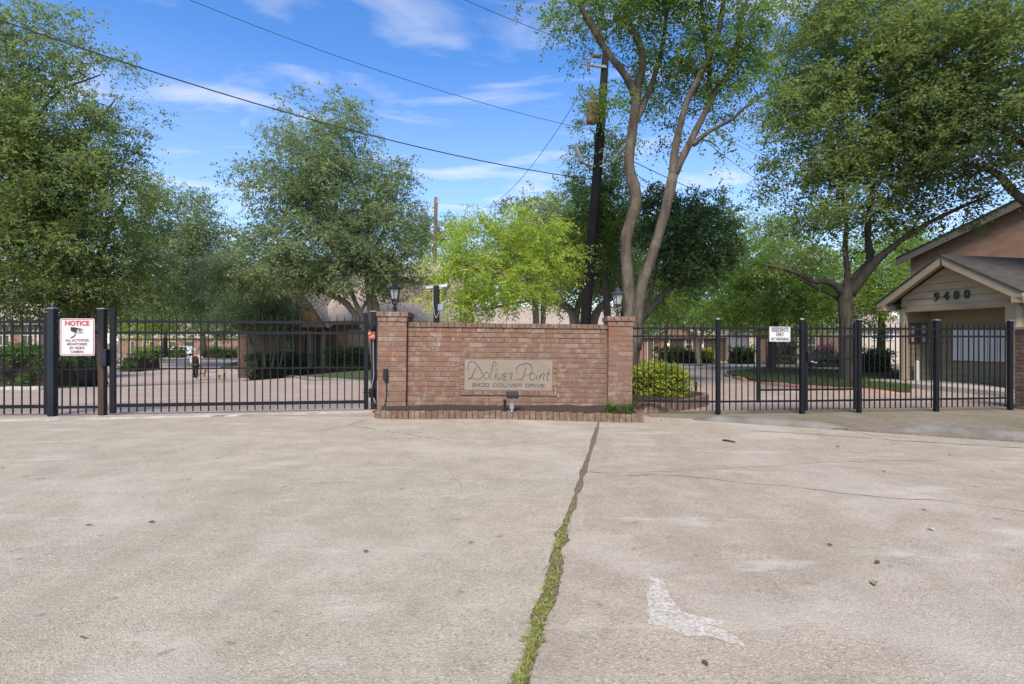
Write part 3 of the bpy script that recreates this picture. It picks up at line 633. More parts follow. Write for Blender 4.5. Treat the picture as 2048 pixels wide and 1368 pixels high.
# ------------------------------------------------------------------ lanterns on the pillars
def lantern(name, loc, sides, label, metal, h=1.0, rot=0.0):
    t = tag(empty(name, loc, rot), label, 'lantern', 'lanterns on the brick pillars')
    MB().lathe((0, 0, 0), [(0.065, 0), (0.065, 0.012), (0.030, 0.02), (0.027, 0.075 * h), (0.04, 0.078 * h), (0.04, 0.10 * h), (0.018, 0.105 * h), (0.016, 0.125 * h), (0.035, 0.135 * h)], 12).build('base', metal, t, smooth=False)
    zb, zt = 0.225 * h, 0.415 * h
    mb = MB()
    for k in range(sides):
        a = 2 * math.pi * (k + .5) / sides; c, s = math.cos(a), math.sin(a)
        mb.bar((0.058 * c, 0.058 * s, zb), (0.096 * c, 0.096 * s, zt), 0.012, 0.012)
        mb.bar((0.030 * c, 0.030 * s, 0.13 * h), (0.060 * c, 0.060 * s, zb), 0.010, 0.010)
    mb.lathe((0, 0, 0), [(0.062, zb - 0.012), (0.072, zb - 0.010), (0.072, zb + 0.006), (0.062, zb + 0.008)], sides, math.pi / sides)
    mb.build('cage', metal, t)
    for k in range(sides):
        a0, a1 = 2 * math.pi * (k + .5) / sides, 2 * math.pi * (k + 1.5) / sides
        q = [(0.055 * math.cos(a0), 0.055 * math.sin(a0), zb + .01), (0.055 * math.cos(a1), 0.055 * math.sin(a1), zb + .01), (0.092 * math.cos(a1), 0.092 * math.sin(a1), zt), (0.092 * math.cos(a0), 0.092 * math.sin(a0), zt)]
        MB().add(q, [(0, 1, 2, 3)]).build('pane', M['glass'], t)
    MB().lathe((0, 0, 0), [(0.016, zb), (0.018, zb + .05), (0.022, zb + .11), (0.010, zb + .14)], 10).build('candle', M['cream'], t, smooth=True)
    MB().lathe((0, 0, 0), [(0.108, zt - .016), (0.124, zt - .008), (0.124, zt + .010), (0.095, zt + .022), (0.064, zt + .046), (0.046, zt + .060), (0.046, zt + .080), (0.026, zt + .098), (0.012, zt + .106), (0.014, zt + .120), (0.004, zt + .136)], sides if sides > 4 else 4, math.pi / sides).build('roof', metal, t)
    return t
M['patina'] = simple('patina_bronze', (0.050, 0.066, 0.062), (0.030, 0.034, 0.034), 14, 0.55, metal=0.2)
lantern('pillar_lantern', (-2.03, 9.44, 1.755), 6, 'black six-sided lantern on the brick pillar beside the wide gate', M['metal_worn'])
lantern('pillar_lantern', (1.83, 9.44, 1.676), 4, 'greenish bronze four-sided lantern on the brick pillar in front of the forked trunk', M['patina'], 0.97, R(20))

# brick end pillar and its lantern at the right end of the fence
ep = tag(empty('brick_end_pillar', (9.625, 9.80, 0)), 'mossy brick pillar at the far right end of the iron fence', 'brick pillar')
MB().box((0, 0.155, 0.74), (0.60, 0.29, 1.46)).build('pillar_core', M['mortar'], ep)
for i in range(21):
    zc = 0.04 + i * 0.069; a = 0.2 if i % 2 else 0.4
    for s0, s1 in ((-0.31, -0.31 + a - .004), (-0.31 + a + .004, 0.31)): brick(ep, (s0 + s1) / 2, 0, zc, s1 - s0, 0.0595, 0.1, mat=M['brick_old'] if i < 6 else M['brick'])
    for s0, s1 in ((0.106, .2), (.208, .31)): brick(ep, -0.31, (s0 + s1) / 2, zc, s1 - s0, 0.0595, 0.1, -math.pi / 2, mat=M['brick_old'] if i < 6 else M['brick'])
MB().box((0, 0.155, 1.50), (0.70, 0.42, 0.05)).build('cap', M['tan_trim'], ep, bevel=0.006)
lantern('pillar_lantern', (9.62, 10.02, 1.525), 6, 'black lantern cut by the right edge above the mossy brick pillar', M['metal_worn'], 1.22)

# ------------------------------------------------------------------ iron fences and gates
_pk = {}
def picket_mesh(zb, zt, w, spear=0.11):
    key = (round(zb, 3), round(zt, 3), w)
    if key in _pk: return _pk[key]
    mb = MB(); zs = zt - spear
    mb.box((0, 0, (zb + zs) / 2), (w, w, zs - zb))
    mb.lathe((0, 0, zs - 0.002), [(w * 0.62, 0), (w * 0.75, 0.012), (w * 0.75, 0.022), (w * 0.42, 0.028), (w * 0.55, 0.045), (w * 0.52, 0.055), (0.001, spear)], 4, math.pi / 4)
    me = mb.mesh('picket'); me.materials.append(M['metal']); _pk[key] = me; return me
def pickets(parent, o, p0, p1, n, zb, zt, w=0.022, a=0.5, spear=0.11, dz=(0, 0)):
    for i in range(n):
        t = (i + a) / (n - 1 + 2 * a); q = bpy.data.objects.new('picket', picket_mesh(zb, zt, w, spear))
        q.location = (p0[0] + (p1[0] - p0[0]) * t - o[0], p0[1] + (p1[1] - p0[1]) * t - o[1], dz[0] + (dz[1] - dz[0]) * t); q.rotation_euler = (random.uniform(-.004, .004), random.uniform(-.004, .004), math.atan2(p1[1] - p0[1], p1[0] - p0[0]))
        q.parent = parent; col.objects.link(q)
def rail(parent, o, p0, p1, z, w, h, back=0.0, name='rail'):
    MB().bar((p0[0] - o[0], p0[1] - o[1] + back, z), (p1[0] - o[0], p1[1] - o[1] + back, z), w, h).build(name, M['metal'], parent)
def post(parent, o, p, w, h, mat, cap='flat', name='post', d=None, rz=0.0):
    x, y = p[0] - o[0], p[1] - o[1]
    q = MB().box((x, y, h / 2), (w, d or w, h), rz).build(name, mat, parent, bevel=0.004)
    mb = MB()
    if cap == 'flat': mb.box((x, y, h + 0.006), (w + 0.022, (d or w) + 0.022, 0.012), rz); mb.box((x, y, h + 0.019), (w + 0.01, (d or w) + .01, 0.014), rz, 0.3)
    else: mb.lathe((x, y, h), [(w * .56, 0), (w * .56, .012), (w * .4, .026), (w * .15, .033)], 12)
    mb.build('post_cap', M['steel'], q); return q

GR = [(1.595, 0.045, 0.045), (1.405, 0.045, 0.045), (0.785, 0.026, 0.026), (0.165, 0.05, 0.055)]
A, B_, H_ = (-7.71, 9.15), (-6.94, 9.24), (-2.50, 9.86)
fx = tag(empty('fixed_fence_panel', (A[0], A[1], 0)), 'short black iron fence panel between two thick square posts, holding the notice sign', 'fence')
post(fx, A, A, 0.105, 1.80, M['metal_worn']); pB = post(fx, A, B_, 0.098, 1.80, M['rust_metal']); pB['label'] = 'rust-streaked square gate post'
for z, w, h in GR: rail(fx, A, A, B_, z - (0.0 if z > .2 else .02), w * .8, h * .8)
pickets(fx, A, (A[0] + 0.09, A[1]), (B_[0] - 0.08, B_[1]), 5, 0.03, 1.73, 0.0165)
MB().box((B_[0] - A[0] + 0.075, B_[1] - A[1] - 0.05, 0.98), (0.10, 0.09, 0.29)).build('latch_box', M['metal_worn'], fx, bevel=0.006)
# sliding gate leaf on the far left, running out of the picture
L0, L1 = (-11.6, 9.0), (-7.86, 9.22)
lg = tag(empty('sliding_gate', (L1[0], L1[1], 0)), 'black iron gate leaf at the left edge with red and white tape', 'gate')
for z, w, h in GR: rail(lg, L1, L0, L1, z - 0.01, w, h)
pickets(lg, L1, L0, (L1[0] - 0.06, L1[1]), 26, 0.03, 1.72, 0.0165)
MB().box((0, 0, 0.88), (0.085, 0.06, 1.72)).build('stile', M['metal'], lg, bevel=0.003)
for k in range(6):
    MB().box((0.047, -0.034, 1.66 - k * 0.19), (0.014, 0.006, 0.188)).build('reflective_tape', M['white'] if k % 2 == 0 else M['sign_red'], lg)
# main gate leaf
GA, GB = (-6.78, 9.26), (-2.64, 9.86)
mg = tag(empty('entry_gate', (GA[0], GA[1], 0)), 'wide black iron vehicle gate with spear pickets left of the brick wall', 'gate')
for z, w, h in GR: rail(mg, GA, GA, GB, z, w, h)
pickets(mg, GA, GA, GB, 32, 0.045, 1.745, 0.0165, 0.95)
ang = math.atan2(GB[1] - GA[1], GB[0] - GA[0])
MB().box((0, 0, 0.92), (0.085, 0.06, 1.77), ang).build('stile', M['metal'], mg, bevel=0.003)
MB().box((GB[0] - GA[0], GB[1] - GA[1], 0.90), (0.075, 0.06, 1.74), ang).build('stile', M['metal'], mg, bevel=0.003)
for z in (1.52, 0.33):
    MB().bar((GB[0] - GA[0] - .05, GB[1] - GA[1] - .02, z), (GB[0] - GA[0] + .15, GB[1] - GA[1] - .02, z), 0.02, 0.022).build('hinge_pin', M['metal'], mg)
hp = tag(empty('gate_hinge_post', (H_[0], H_[1], 0)), 'black square hinge post with a grey conduit beside the left brick pillar', 'post')
post(hp, H_, H_, 0.092, 1.79, M['metal_worn'])
MB().box((-0.02, -0.06, 0.33), (0.09, 0.10, 0.16)).build('hinge_bracket', M['metal'], hp, bevel=0.004)
MB().box((-0.03, -0.055, 1.50), (0.11, 0.10, 0.07)).build('hinge_bracket', M['metal'], hp, bevel=0.004)
MB().tube(catmull([(0.01, -0.075, 1.40), (0.015, -0.078, 0.9), (0.02, -0.078, 0.62), (-0.015, -0.085, 0.45), (0.0, -0.08, 0.3), (0.06, -0.1, 0.14)], 4), 0.013, 8).build('conduit', M['steel'], hp, smooth=True)
lb = tag(empty('padlock_tag', (H_[0] - 0.005, H_[1] - 0.13, 1.36)), 'red warning tag with a brass padlock hung on the gate hinge post', 'padlock')
MB().box((0, 0, 0), (0.125, 0.02, 0.135)).build('tag_plate', M['sign_red'], lb, bevel=0.004)
for z, w in ((0.0, .08), (-0.022, .09)): MB().box((0.01, -0.012, z), (w, 0.004, 0.009)).build('tag_text_bar', M['white'], lb)
MB().box((-0.03, -0.022, 0.035), (0.05, 0.022, 0.045)).build('lock_body', M['yellow'], lb, bevel=0.004)
MB().tube([(-0.045, -0.022, 0.055), (-0.045, -0.022, 0.085), (-0.03, -0.022, 0.10), (-0.015, -0.022, 0.085), (-0.015, -0.022, 0.055)], 0.005, 6).build('shackle', M['steel'], lb)

# right-hand fence
RP = [(3.50, 9.26), (4.98, 9.36), (6.05, 9.50), (7.52, 9.66), (9.03, 9.88)]
RS = (2.06, 9.36); RR = [(1.478, 0.036, 0.036), (1.343, 0.032, 0.034), (0.232, 0.03, 0.032)]
rf = tag(empty('iron_fence', (RP[0][0], RP[0][1], 0)), 'black iron picket fence on square posts right of the brick wall', 'fence')
o = RP[0]
for i, (p, w) in enumerate(zip(RP, (0.066, 0.068, 0.066, 0.070, 0.072))): post(rf, o, p, w, 1.625, M['metal'], 'dome' if i < 2 else 'flat', rz=R(5))
for z, w, h in RR:
    for a, b_ in ((RS, RP[0]), (RP[0], RP[1]), (RP[2], RP[3]), (RP[3], RP[4])): rail(rf, o, a, b_, z, w, h)
def inset(a, b_, d):
    L = math.hypot(b_[0] - a[0], b_[1] - a[1]); t = d / L
    return (a[0] + (b_[0] - a[0]) * t, a[1] + (b_[1] - a[1]) * t), (b_[0] + (a[0] - b_[0]) * t, b_[1] + (a[1] - b_[1]) * t)
for a, b_, n in ((RS, RP[0], 14), (RP[0], RP[1], 13), (RP[2], RP[3], 14), (RP[3], RP[4], 13)):
    p, q = inset(a, b_, 0.045); pickets(rf, o, p, q, n, 0.085, 1.60, 0.0148, 0.5, 0.10)
xm = (4.20, 9.31)
MB().box((xm[0] - o[0], xm[1] - o[1], 0.78), (0.035, 0.045, 1.14)).build('stile', M['metal'], rf)
rail(rf, o, xm, RP[1], 0.425, 0.026, 0.03)
def screen(parent, a, b_, o, z0, z1, name='mesh_screen'):
    mb = MB(); L = math.hypot(b_[0] - a[0], b_[1] - a[1]); ux, uy = (b_[0] - a[0]) / L, (b_[1] - a[1]) / L; px_, pz_ = 0.040, 0.018
    Hh = z1 - z0; k = px_ / pz_ ; n = int((L + Hh * k) / px_) + 1; w = 0.0021
    for s in (1, -1):
        for i in range(n):
            x0 = i * px_ - (Hh * k if s > 0 else 0)
            e0, e1 = (x0, 0.0), (x0 + s * 0 + Hh * k, Hh)
            if s < 0: e0, e1 = (x0, 0.0), (x0 - Hh * k, Hh)
            t0, t1 = 0.0, 1.0; dx = e1[0] - e0[0]
            lo, hi = sorted(((0 - e0[0]) / dx, (L - e0[0]) / dx)); t0, t1 = max(0, lo), min(1, hi)
            if t1 <= t0: continue
            q0, q1 = (e0[0] + dx * t0, Hh * t0), (e0[0] + dx * t1, Hh * t1)
            f = lambda q, y: (a[0] - o[0] + ux * q[0], a[1] - o[1] + uy * q[0] + y, z0 + q[1])
            y = 0.022 + (0.001 if s > 0 else -0.001)
            mb.add([f((q0[0], q0[1] - w), y), f((q1[0], q1[1] - w), y), f((q1[0], q1[1] + w), y), f((q0[0], q0[1] + w), y)], [(0, 1, 2, 3)])
    return tag(mb.build(name, M['metal'], parent), kind='stuff')
screen(rf, xm, RP[1], o, 0.43, 1.47)
wg = tag(empty('pedestrian_gate', (RP[1][0], RP[1][1], 0)), 'narrow black iron pedestrian gate with lock box and mesh between two fence posts', 'gate')
o2 = RP[1]; wa, wb = inset(RP[1], RP[2], 0.075)
for z, w, h in RR + [(0.955, .024, .026), (0.425, .026, .03)]: rail(wg, o2, wa, wb, z, w, h)
pickets(wg, o2, wa, wb, 8, 0.085, 1.60, 0.0148, 0.9, 0.10)
for p in (wa, wb): MB().box((p[0] - o2[0], p[1] - o2[1], 0.83), (0.045, 0.05, 1.52)).build('stile', M['metal'], wg, bevel=0.003)
MB().box((0.135, -0.01, 1.00), (0.13, 0.09, 0.14)).build('lock_box', M['metal'], wg, bevel=0.004)
kb = MB().lathe((0.135, -0.07, 0.905), [(0.012, -.012), (0.026, -.006), (0.03, 0.006), (0.022, 0.02)], 12).build('handle', M['steel'], wg, smooth=True)
MB().bar((0.14, -0.06, 0.90), (0.23, -0.06, 0.895), 0.014, 0.02).build('lever', M['steel'], wg)
screen(wg, wa, wb, o2, 0.43, 1.34)

# ------------------------------------------------------------------ signs
def text_mesh(body, size, bold=0.0, sx=1.0):
    cu = bpy.data.curves.new('text_tmp', 'FONT'); cu.body = body; cu.size = size; cu.align_x = 'CENTER'; cu.align_y = 'CENTER'; cu.offset = bold; cu.resolution_u = 3
    ob = bpy.data.objects.new('text_tmp', cu); col.objects.link(ob)
    dg = bpy.context.evaluated_depsgraph_get(); me = bpy.data.meshes.new_from_object(ob.evaluated_get(dg)); bpy.data.objects.remove(ob); bpy.data.curves.remove(cu)
    for v in me.vertices: v.co.x *= sx
    return me
def line_of_text(parent, body, x, z, size, mat, bold=0.0, sx=1.0, y=-0.0045, depth=None, name='lettering'):
    me = text_mesh(body, size, bold, sx); ob = link(name, me, mat, parent); ob.location = (x, y, z); ob.rotation_euler = (R(90), 0, 0); return ob
def round_rect(w, h, r, n=5):
    P = []
    for cx, cz, a0 in ((w / 2 - r, h / 2 - r, 0), (-w / 2 + r, h / 2 - r, 90), (-w / 2 + r, -h / 2 + r, 180), (w / 2 - r, -h / 2 + r, 270)):
        for k in range(n + 1): a = R(a0 + 90 * k / n); P.append((cx + r * math.cos(a), cz + r * math.sin(a)))
    return P
def frame_ring(w, h, r, t):
    a, b_ = round_rect(w, h, r), round_rect(w - 2 * t, h - 2 * t, max(r - t, .002)); n = len(a); mb = MB()
    mb.add([(p[0], 0, p[1]) for p in a] + [(p[0], 0, p[1]) for p in b_], [(i, (i + 1) % n, n + (i + 1) % n, n + i) for i in range(n)]); return mb
sg = tag(empty('notice_sign', (-7.295, 9.145, 1.327)), 'white notice sign with red lettering and a black camera picture on the left fence', 'sign')
sg.rotation_euler = (0, 0, R(5))
MB().prism(round_rect(0.545, 0.625, 0.03), (0, 0, 0), (1, 0, 0), (0, 0, 1), (0, 0.006, 0)).build('sign_plate', M['white'], sg)
q = frame_ring(0.522, 0.602, 0.022, 0.011).build('border', M['sign_red'], sg); q.location.y = -0.002
line_of_text(sg, 'NOTICE', 0, 0.228, 0.108, M['sign_red'], 0.0035, 0.98)
for k, t in enumerate(('ALL ACTIVITIES', 'MONITORED', 'BY VIDEO', 'CAMERA')): line_of_text(sg, t, 0, -0.055 - 0.064 * k, 0.057, M['sign_grey'], 0.0012, 0.95)
mb = MB(); mb.add([(x, -0.0035, z) for x, z in ((-.105, .165), (-.06, .168), (.085, .135), (.09, .128), (-.01, .128), (-.012, .062), (-.10, .105))], [(0, 1, 2, 3, 4, 5, 6)]); ribbon(mb, [(-.03, .055), (-.035, .025), (-.06, .008), (-.10, -.018)], 0.018, -0.0035, False)
ribbon(mb, [(-.005, .128), (.095, .128), (.09, .065), (-.005, .065), (-.005, .13)], 0.005, -0.003, False); ribbon(mb, ell(.045, .098, .020, .018, 0), 0.011, -0.0036, False)
mb.build('camera_picture', M['sign_black'], sg)
rs = tag(empty('residents_sign', (4.572, 9.302, 1.378)), 'small white residents only sign on the right iron fence', 'sign'); rs.rotation_euler = (0, R(0.6), R(3.5))
MB().prism(round_rect(0.372, 0.258, 0.012), (0, 0, 0), (1, 0, 0), (0, 0, 1), (0, 0.004, 0)).build('sign_plate', M['white'], rs)
q = frame_ring(0.362, 0.248, 0.010, 0.004).build('border', M['steel'], rs); q.location.y = -0.002
line_of_text(rs, 'RESIDENTS', 0, 0.075, 0.098, M['sign_black'], 0.0018, 0.62); line_of_text(rs, 'ONLY', 0, -0.005, 0.090, M['sign_black'], 0.0018, 0.58); line_of_text(rs, 'NO TRESPASSING', 0, -0.084, 0.062, M['sign_black'], 0.0010, 0.64)

# things on and in front of the wall
kp = tag(empty('switch_box', (-2.13, 9.175, 0.70)), 'small dark switch box with a thin conduit on the left brick pillar', 'switch box')
MB().box((0, 0, 0), (0.075, 0.06, 0.185)).build('box', M['metal_worn'], kp, bevel=0.006)
MB().tube([(0.01, 0.02, -0.09), (0.012, 0.025, -0.35), (-0.01, 0.02, -0.5), (-0.05, 0.0, -0.60)], 0.009, 6).build('conduit', M['wire'], kp)
fl = tag(empty('spotlight', (0.0, 8.86, 0.11)), 'grey spotlight on a galvanised stub in front of the plaque', 'spotlight')
MB().lathe((0.0, -0.07, -0.11), [(0.022, 0), (0.022, .16)], 12).build('stub_pipe', M['steel'], fl, smooth=True)
MB().box((0.0, -0.07, 0.10), (0.075, 0.06, 0.10)).build('junction_box', M['steel'], fl, bevel=0.008)
MB().tube([(0, -0.07, 0.15), (0.005, -0.06, 0.19), (0.012, -0.06, 0.235)], 0.011, 8).build('knuckle', M['steel'], fl)
hd = MB().prism([(-0.055, -.05), (0.045, -.05), (0.06, 0.03), (0.03, 0.055), (-0.03, 0.055), (-0.06, 0.02)], (-0.085, -0.05, 0.28), (0, 1, 0), (0, 0, 1), (0.19, 0, 0)).build('lamp_head', M['metal_worn'], fl, bevel=0.006)
MB().box((0.01, -0.114, 0.285), (0.15, 0.004, 0.05)).build('lens', M['pane'], hd)
MB().box((-0.115, -0.01, 0.1), (0.045, 0.05, 0.20)).build('timer_post', M['metal'], fl, bevel=0.005)

# camera mast behind the wall
ms = tag(empty('camera_mast', at(873, 684, 10.4).to_tuple()[:2] + (0,)), 'black mast with two white security cameras behind the brick wall', 'camera mast')
MB().box((0, 0, 1.16), (0.105, 0.105, 2.32)).build('mast', M['metal'], ms, bevel=0.004)
def bullet(dx, dy, rz, z, tilt):
    e = MB().tube([(0, -0.125, 0), (0, -0.11, 0), (0, 0.07, 0)], [0.030, 0.036, 0.034], 12).build('camera', M['white'], ms, smooth=False)
    e.location = (dx, dy, z); e.rotation_euler = (tilt, 0, rz)
    MB().box((0, -0.035, 0.036), (0.064, 0.215, 0.010)).build('hood', M['white'], e); MB().lathe((0, 0, 0), [(0.024, 0), (0.024, .004), (0.012, .006)], 12).build('lens', M['sign_black'], e)
    ln = e.children[-1]; ln.rotation_euler = (R(90), 0, 0); ln.location = (0, -0.127, 0); return e
bullet(-0.10, -0.03, R(-52), 2.28, R(10)); bullet(0.10, 0.0, R(74), 2.30, R(-8))
MB().bar((-0.05, 0, 2.25), (-0.13, -0.02, 2.25), 0.03, 0.03).build('bracket', M['white'], ms); MB().bar((0.05, 0, 2.27), (0.12, 0, 2.28), 0.03, 0.03).build('bracket', M['white'], ms)
MB().box((0.09, -0.06, 1.90), (0.11, 0.07, 0.13)).build('junction_box', M['steel'], ms, bevel=0.008)
MB().tube(catmull([(0.06, -0.07, 1.83), (0.0, -0.08, 1.7), (-0.055, -0.06, 1.95), (-0.06, -0.06, 2.2)], 4), 0.0035, 6).build('cable', M['white'], ms)

# ------------------------------------------------------------------ buildings
def roof_plane(name, q, mat, parent, th=0.1):            # q: eave a, eave b, ridge b, ridge a
    q = [Vector(p) for p in q]; n = (q[1] - q[0]).cross(q[3] - q[0]).normalized()
    if n.z < 0: n = -n
    vs = [tuple(p) for p in q] + [tuple(p - n * th) for p in q]
    me = bpy.data.meshes.new(name); me.from_pydata(vs, [], [(0, 1, 2, 3), (7, 6, 5, 4), (0, 4, 5, 1), (1, 5, 6, 2), (2, 6, 7, 3), (3, 7, 4, 0)]); me.update()
    uv = me.uv_layers.new(name='UVMap'); ex = (q[1] - q[0]).normalized(); ey = n.cross(ex)
    for li, lp in enumerate(me.loops):
        p = me.vertices[lp.vertex_index].co - q[0]; uv.data[li].uv = (p.dot(ex), p.dot(ey))
    return link(name, me, mat, parent)
def panel(parent, name, x0, x1, z0, z1, y, mat, d=0.06, frame=None, fw=0.07, glass=None):
    o_ = MB().box(((x0 + x1) / 2, y - d / 2, (z0 + z1) / 2), (x1 - x0, d, z1 - z0)).build(name, mat, parent)
    if frame:
        mb = MB(); yy = y - d / 2 - 0.01
        mb.box(((x0 + x1) / 2, yy, z1 + fw / 2), (x1 - x0 + 2 * fw, d + 0.03, fw)); mb.box(((x0 + x1) / 2, yy, z0 - fw / 2), (x1 - x0 + 2 * fw, d + 0.06, fw))
        mb.box((x0 - fw / 2, yy, (z0 + z1) / 2), (fw, d + 0.03, z1 - z0 - .004)); mb.box((x1 + fw / 2, yy, (z0 + z1) / 2), (fw, d + 0.03, z1 - z0 - .004))
        if glass: mb.box(((x0 + x1) / 2, yy - 0.004, (z0 + z1) / 2), (0.04, d + .02, z1 - z0 - .01)); mb.box(((x0 + x1) / 2, yy - 0.006, (z0 + z1) / 2), (x1 - x0 - .01, d + .02, 0.04))
        mb.build('frame', frame, o_)
    return o_

# the small gabled shelter with the house number
GH = (11.40, 16.0); gz = g(*GH)
gh = tag(empty('gatehouse', (GH[0], GH[1], gz), math.atan2(-0.977, 0.213)), 'tan gabled gatehouse shelter with wood siding and house number 9400', 'gatehouse')
W, DEP, PK, EV = 3.05, 0.95, 3.56, 2.42
sl = (PK - EV) / (W / 2 + 0.42)
MB().prism([(-.35, -.9), (W + .6, -1.15), (W + .6, DEP + .2), (-.35, DEP + .2)], (0, 0, -0.1), (1, 0, 0), (0, 1, 0), (0, 0, 0.23)).build('floor_slab', M['kerb_pale'], gh)
for x0, x1 in ((-0.02, 0.13), (W - 0.24, W + 0.02)): MB().box(((x0 + x1) / 2, 0.06, 1.17), (x1 - x0, 0.16, 2.06)).build('corner_post', M['tan_trim'], gh, bevel=0.006)
MB().box((W / 2, 0.05, 2.195), (W - 0.3, 0.10, 0.17)).build('lintel', M['tan_trim'], gh, bevel=0.005)
def roofz(x): return PK - 0.13 - abs(x - W / 2) * sl
MB().prism([(-.02, 2.1), (W + .02, 2.1), (W + .02, roofz(W)), (W / 2, roofz(W / 2)), (-.02, roofz(0))], (0, 0.08, 0), (1, 0, 0), (0, 0, 1), (0, 0.06, 0)).build('gable_backing', M['tan'], gh)
z = 2.285
while z < PK - 0.25:
    x0 = max(0.0, W / 2 - (PK - 0.16 - (z + 0.0)) / sl); x1 = W - x0; zt = z + 0.185
    x0t = max(0.0, W / 2 - (PK - 0.16 - zt) / sl); x0t = min(x0t, W / 2 - 0.02)
    P = [(x0, 0.018, z), (x1, 0.018, z), (W - x0t, 0.058, zt - .003), (x0t, 0.058, zt - .003)]; P += [(a, 0.078, c) for a, b_, c in P]
    MB().add(P, [(0, 1, 2, 3), (7, 6, 5, 4), (0, 4, 5, 1), (1, 5, 6, 2), (2, 6, 7, 3), (3, 7, 4, 0)]).build('siding_board', M['tan'], gh); z += 0.188
for s in (-1, 1):
    e = Vector((W / 2 + s * (W / 2 + 0.42), 0, EV)); r_ = Vector((W / 2, 0, PK))
    q = [e + Vector((0, -0.42, 0)), e + Vector((0, 5.9, 0)), r_ + Vector((0, 5.9, 0)), r_ + Vector((0, -0.42, 0))]
    rp = roof_plane('roof', q if s < 0 else [q[1], q[0], q[3], q[2]], M['shingle'], gh, 0.05)
    # raked trim board with the returned eave end, and the soffit behind it
    MB().prism([(0, -.055), (0, -.26), (s * -1 * (W / 2 + .42 - .06), -.26 + (W / 2 + .36) * sl), (s * -1 * (W / 2 + .42), -.055 + (W / 2 + .42) * sl)], (e.x, -0.40, EV), (1, 0, 0), (0, 0, 1), (0, 0.045, 0)).build('rake_board', M['tan_trim'], gh)
    MB().box((e.x - s * 0.13, -0.20, EV - 0.19), (0.26, 0.40, 0.13)).build('eave_return', M['tan_trim'], gh, bevel=0.004)
    MB().add([(e.x, -0.36, EV - .062), (e.x, 0.10, EV - .062), (W / 2, 0.10, PK - .062), (W / 2, -0.36, PK - .062)], [(0, 1, 2, 3)]).build('soffit', M['tan'], gh)
    MB().box((e.x - s * 0.02, 2.9, EV - 0.13), (0.04, 5.8, 0.17)).build('fascia', M['tan_trim'], gh)
for k, ch in enumerate('9400'):
    ob = line_of_text(gh, ch, 1.10 + 0.27 * k, 2.475, 0.31, M['sign_black'], 0.006, 0.95, -0.012, name='house_number')
    ob.data.transform(Matrix.Identity(4))
    sm = ob.modifiers.new('thick', 'SOLIDIFY'); sm.thickness = 0.025; sm.offset = 0
# inside: back and side walls of boards, notices, mail panels, pipe
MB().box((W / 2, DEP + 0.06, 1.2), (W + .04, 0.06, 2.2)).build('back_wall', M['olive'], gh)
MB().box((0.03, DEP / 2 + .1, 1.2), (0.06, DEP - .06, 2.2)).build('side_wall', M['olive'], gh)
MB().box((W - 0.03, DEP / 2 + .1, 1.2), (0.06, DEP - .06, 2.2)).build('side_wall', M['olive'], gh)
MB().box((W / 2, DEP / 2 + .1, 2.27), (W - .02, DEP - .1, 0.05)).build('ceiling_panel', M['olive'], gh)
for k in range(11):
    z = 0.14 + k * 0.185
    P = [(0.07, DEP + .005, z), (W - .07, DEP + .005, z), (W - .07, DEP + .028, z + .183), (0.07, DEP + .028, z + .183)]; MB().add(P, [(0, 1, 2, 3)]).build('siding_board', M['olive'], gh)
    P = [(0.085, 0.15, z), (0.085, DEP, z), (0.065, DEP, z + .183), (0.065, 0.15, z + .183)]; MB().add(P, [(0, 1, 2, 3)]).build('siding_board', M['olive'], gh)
for y_, z_, w_, h_ in ((0.22, 1.60, .16, .22), (0.22, 1.33, .13, .15), (0.62, 1.62, .18, .24), (0.62, 1.32, .16, .16)):
    MB().box((0.092, y_ + .1, z_), (0.006, w_, h_)).build('notice_paper', M['cream'], gh)
MB().box((0.0905, 0.52, 1.5), (0.004, 0.72, 0.62)).build('notice_board', M['door'], gh)
ml = MB().box((1.56, DEP - 0.06, 1.16), (1.42, 0.12, 0.86)).build('mailbox_bank', M['white'], gh, bevel=0.006)
for i in range(6):
    for j in range(5):
        MB().box((0.97 + i * 0.235, DEP - 0.125, 0.82 + j * 0.17), (0.215, 0.010, 0.155)).build('mailbox_door', M['white'], ml)
        if j == 0: MB().box((0.855 + i * 0.235, DEP - 0.125, 1.16), (0.006, 0.012, 0.84)).build('divider', M['steel'], ml)
MB().lathe((0.30, 0.25, 0.12), [(0.062, 0), (0.062, .56), (0.05, .585), (0.02, .59)], 14).build('bollard_pipe', M['white'], gh, smooth=False)
# brick side of the shelter facing the street
MB().box((W + 0.04, 3.1, 1.2), (0.12, 5.7, 2.38)).build('brick_wall', M['brick_gable'], gh)
MB().box((W + 0.11, 0.9, 1.75), (0.05, 0.75, 0.9)).build('shutter', M['dark_open'], gh)

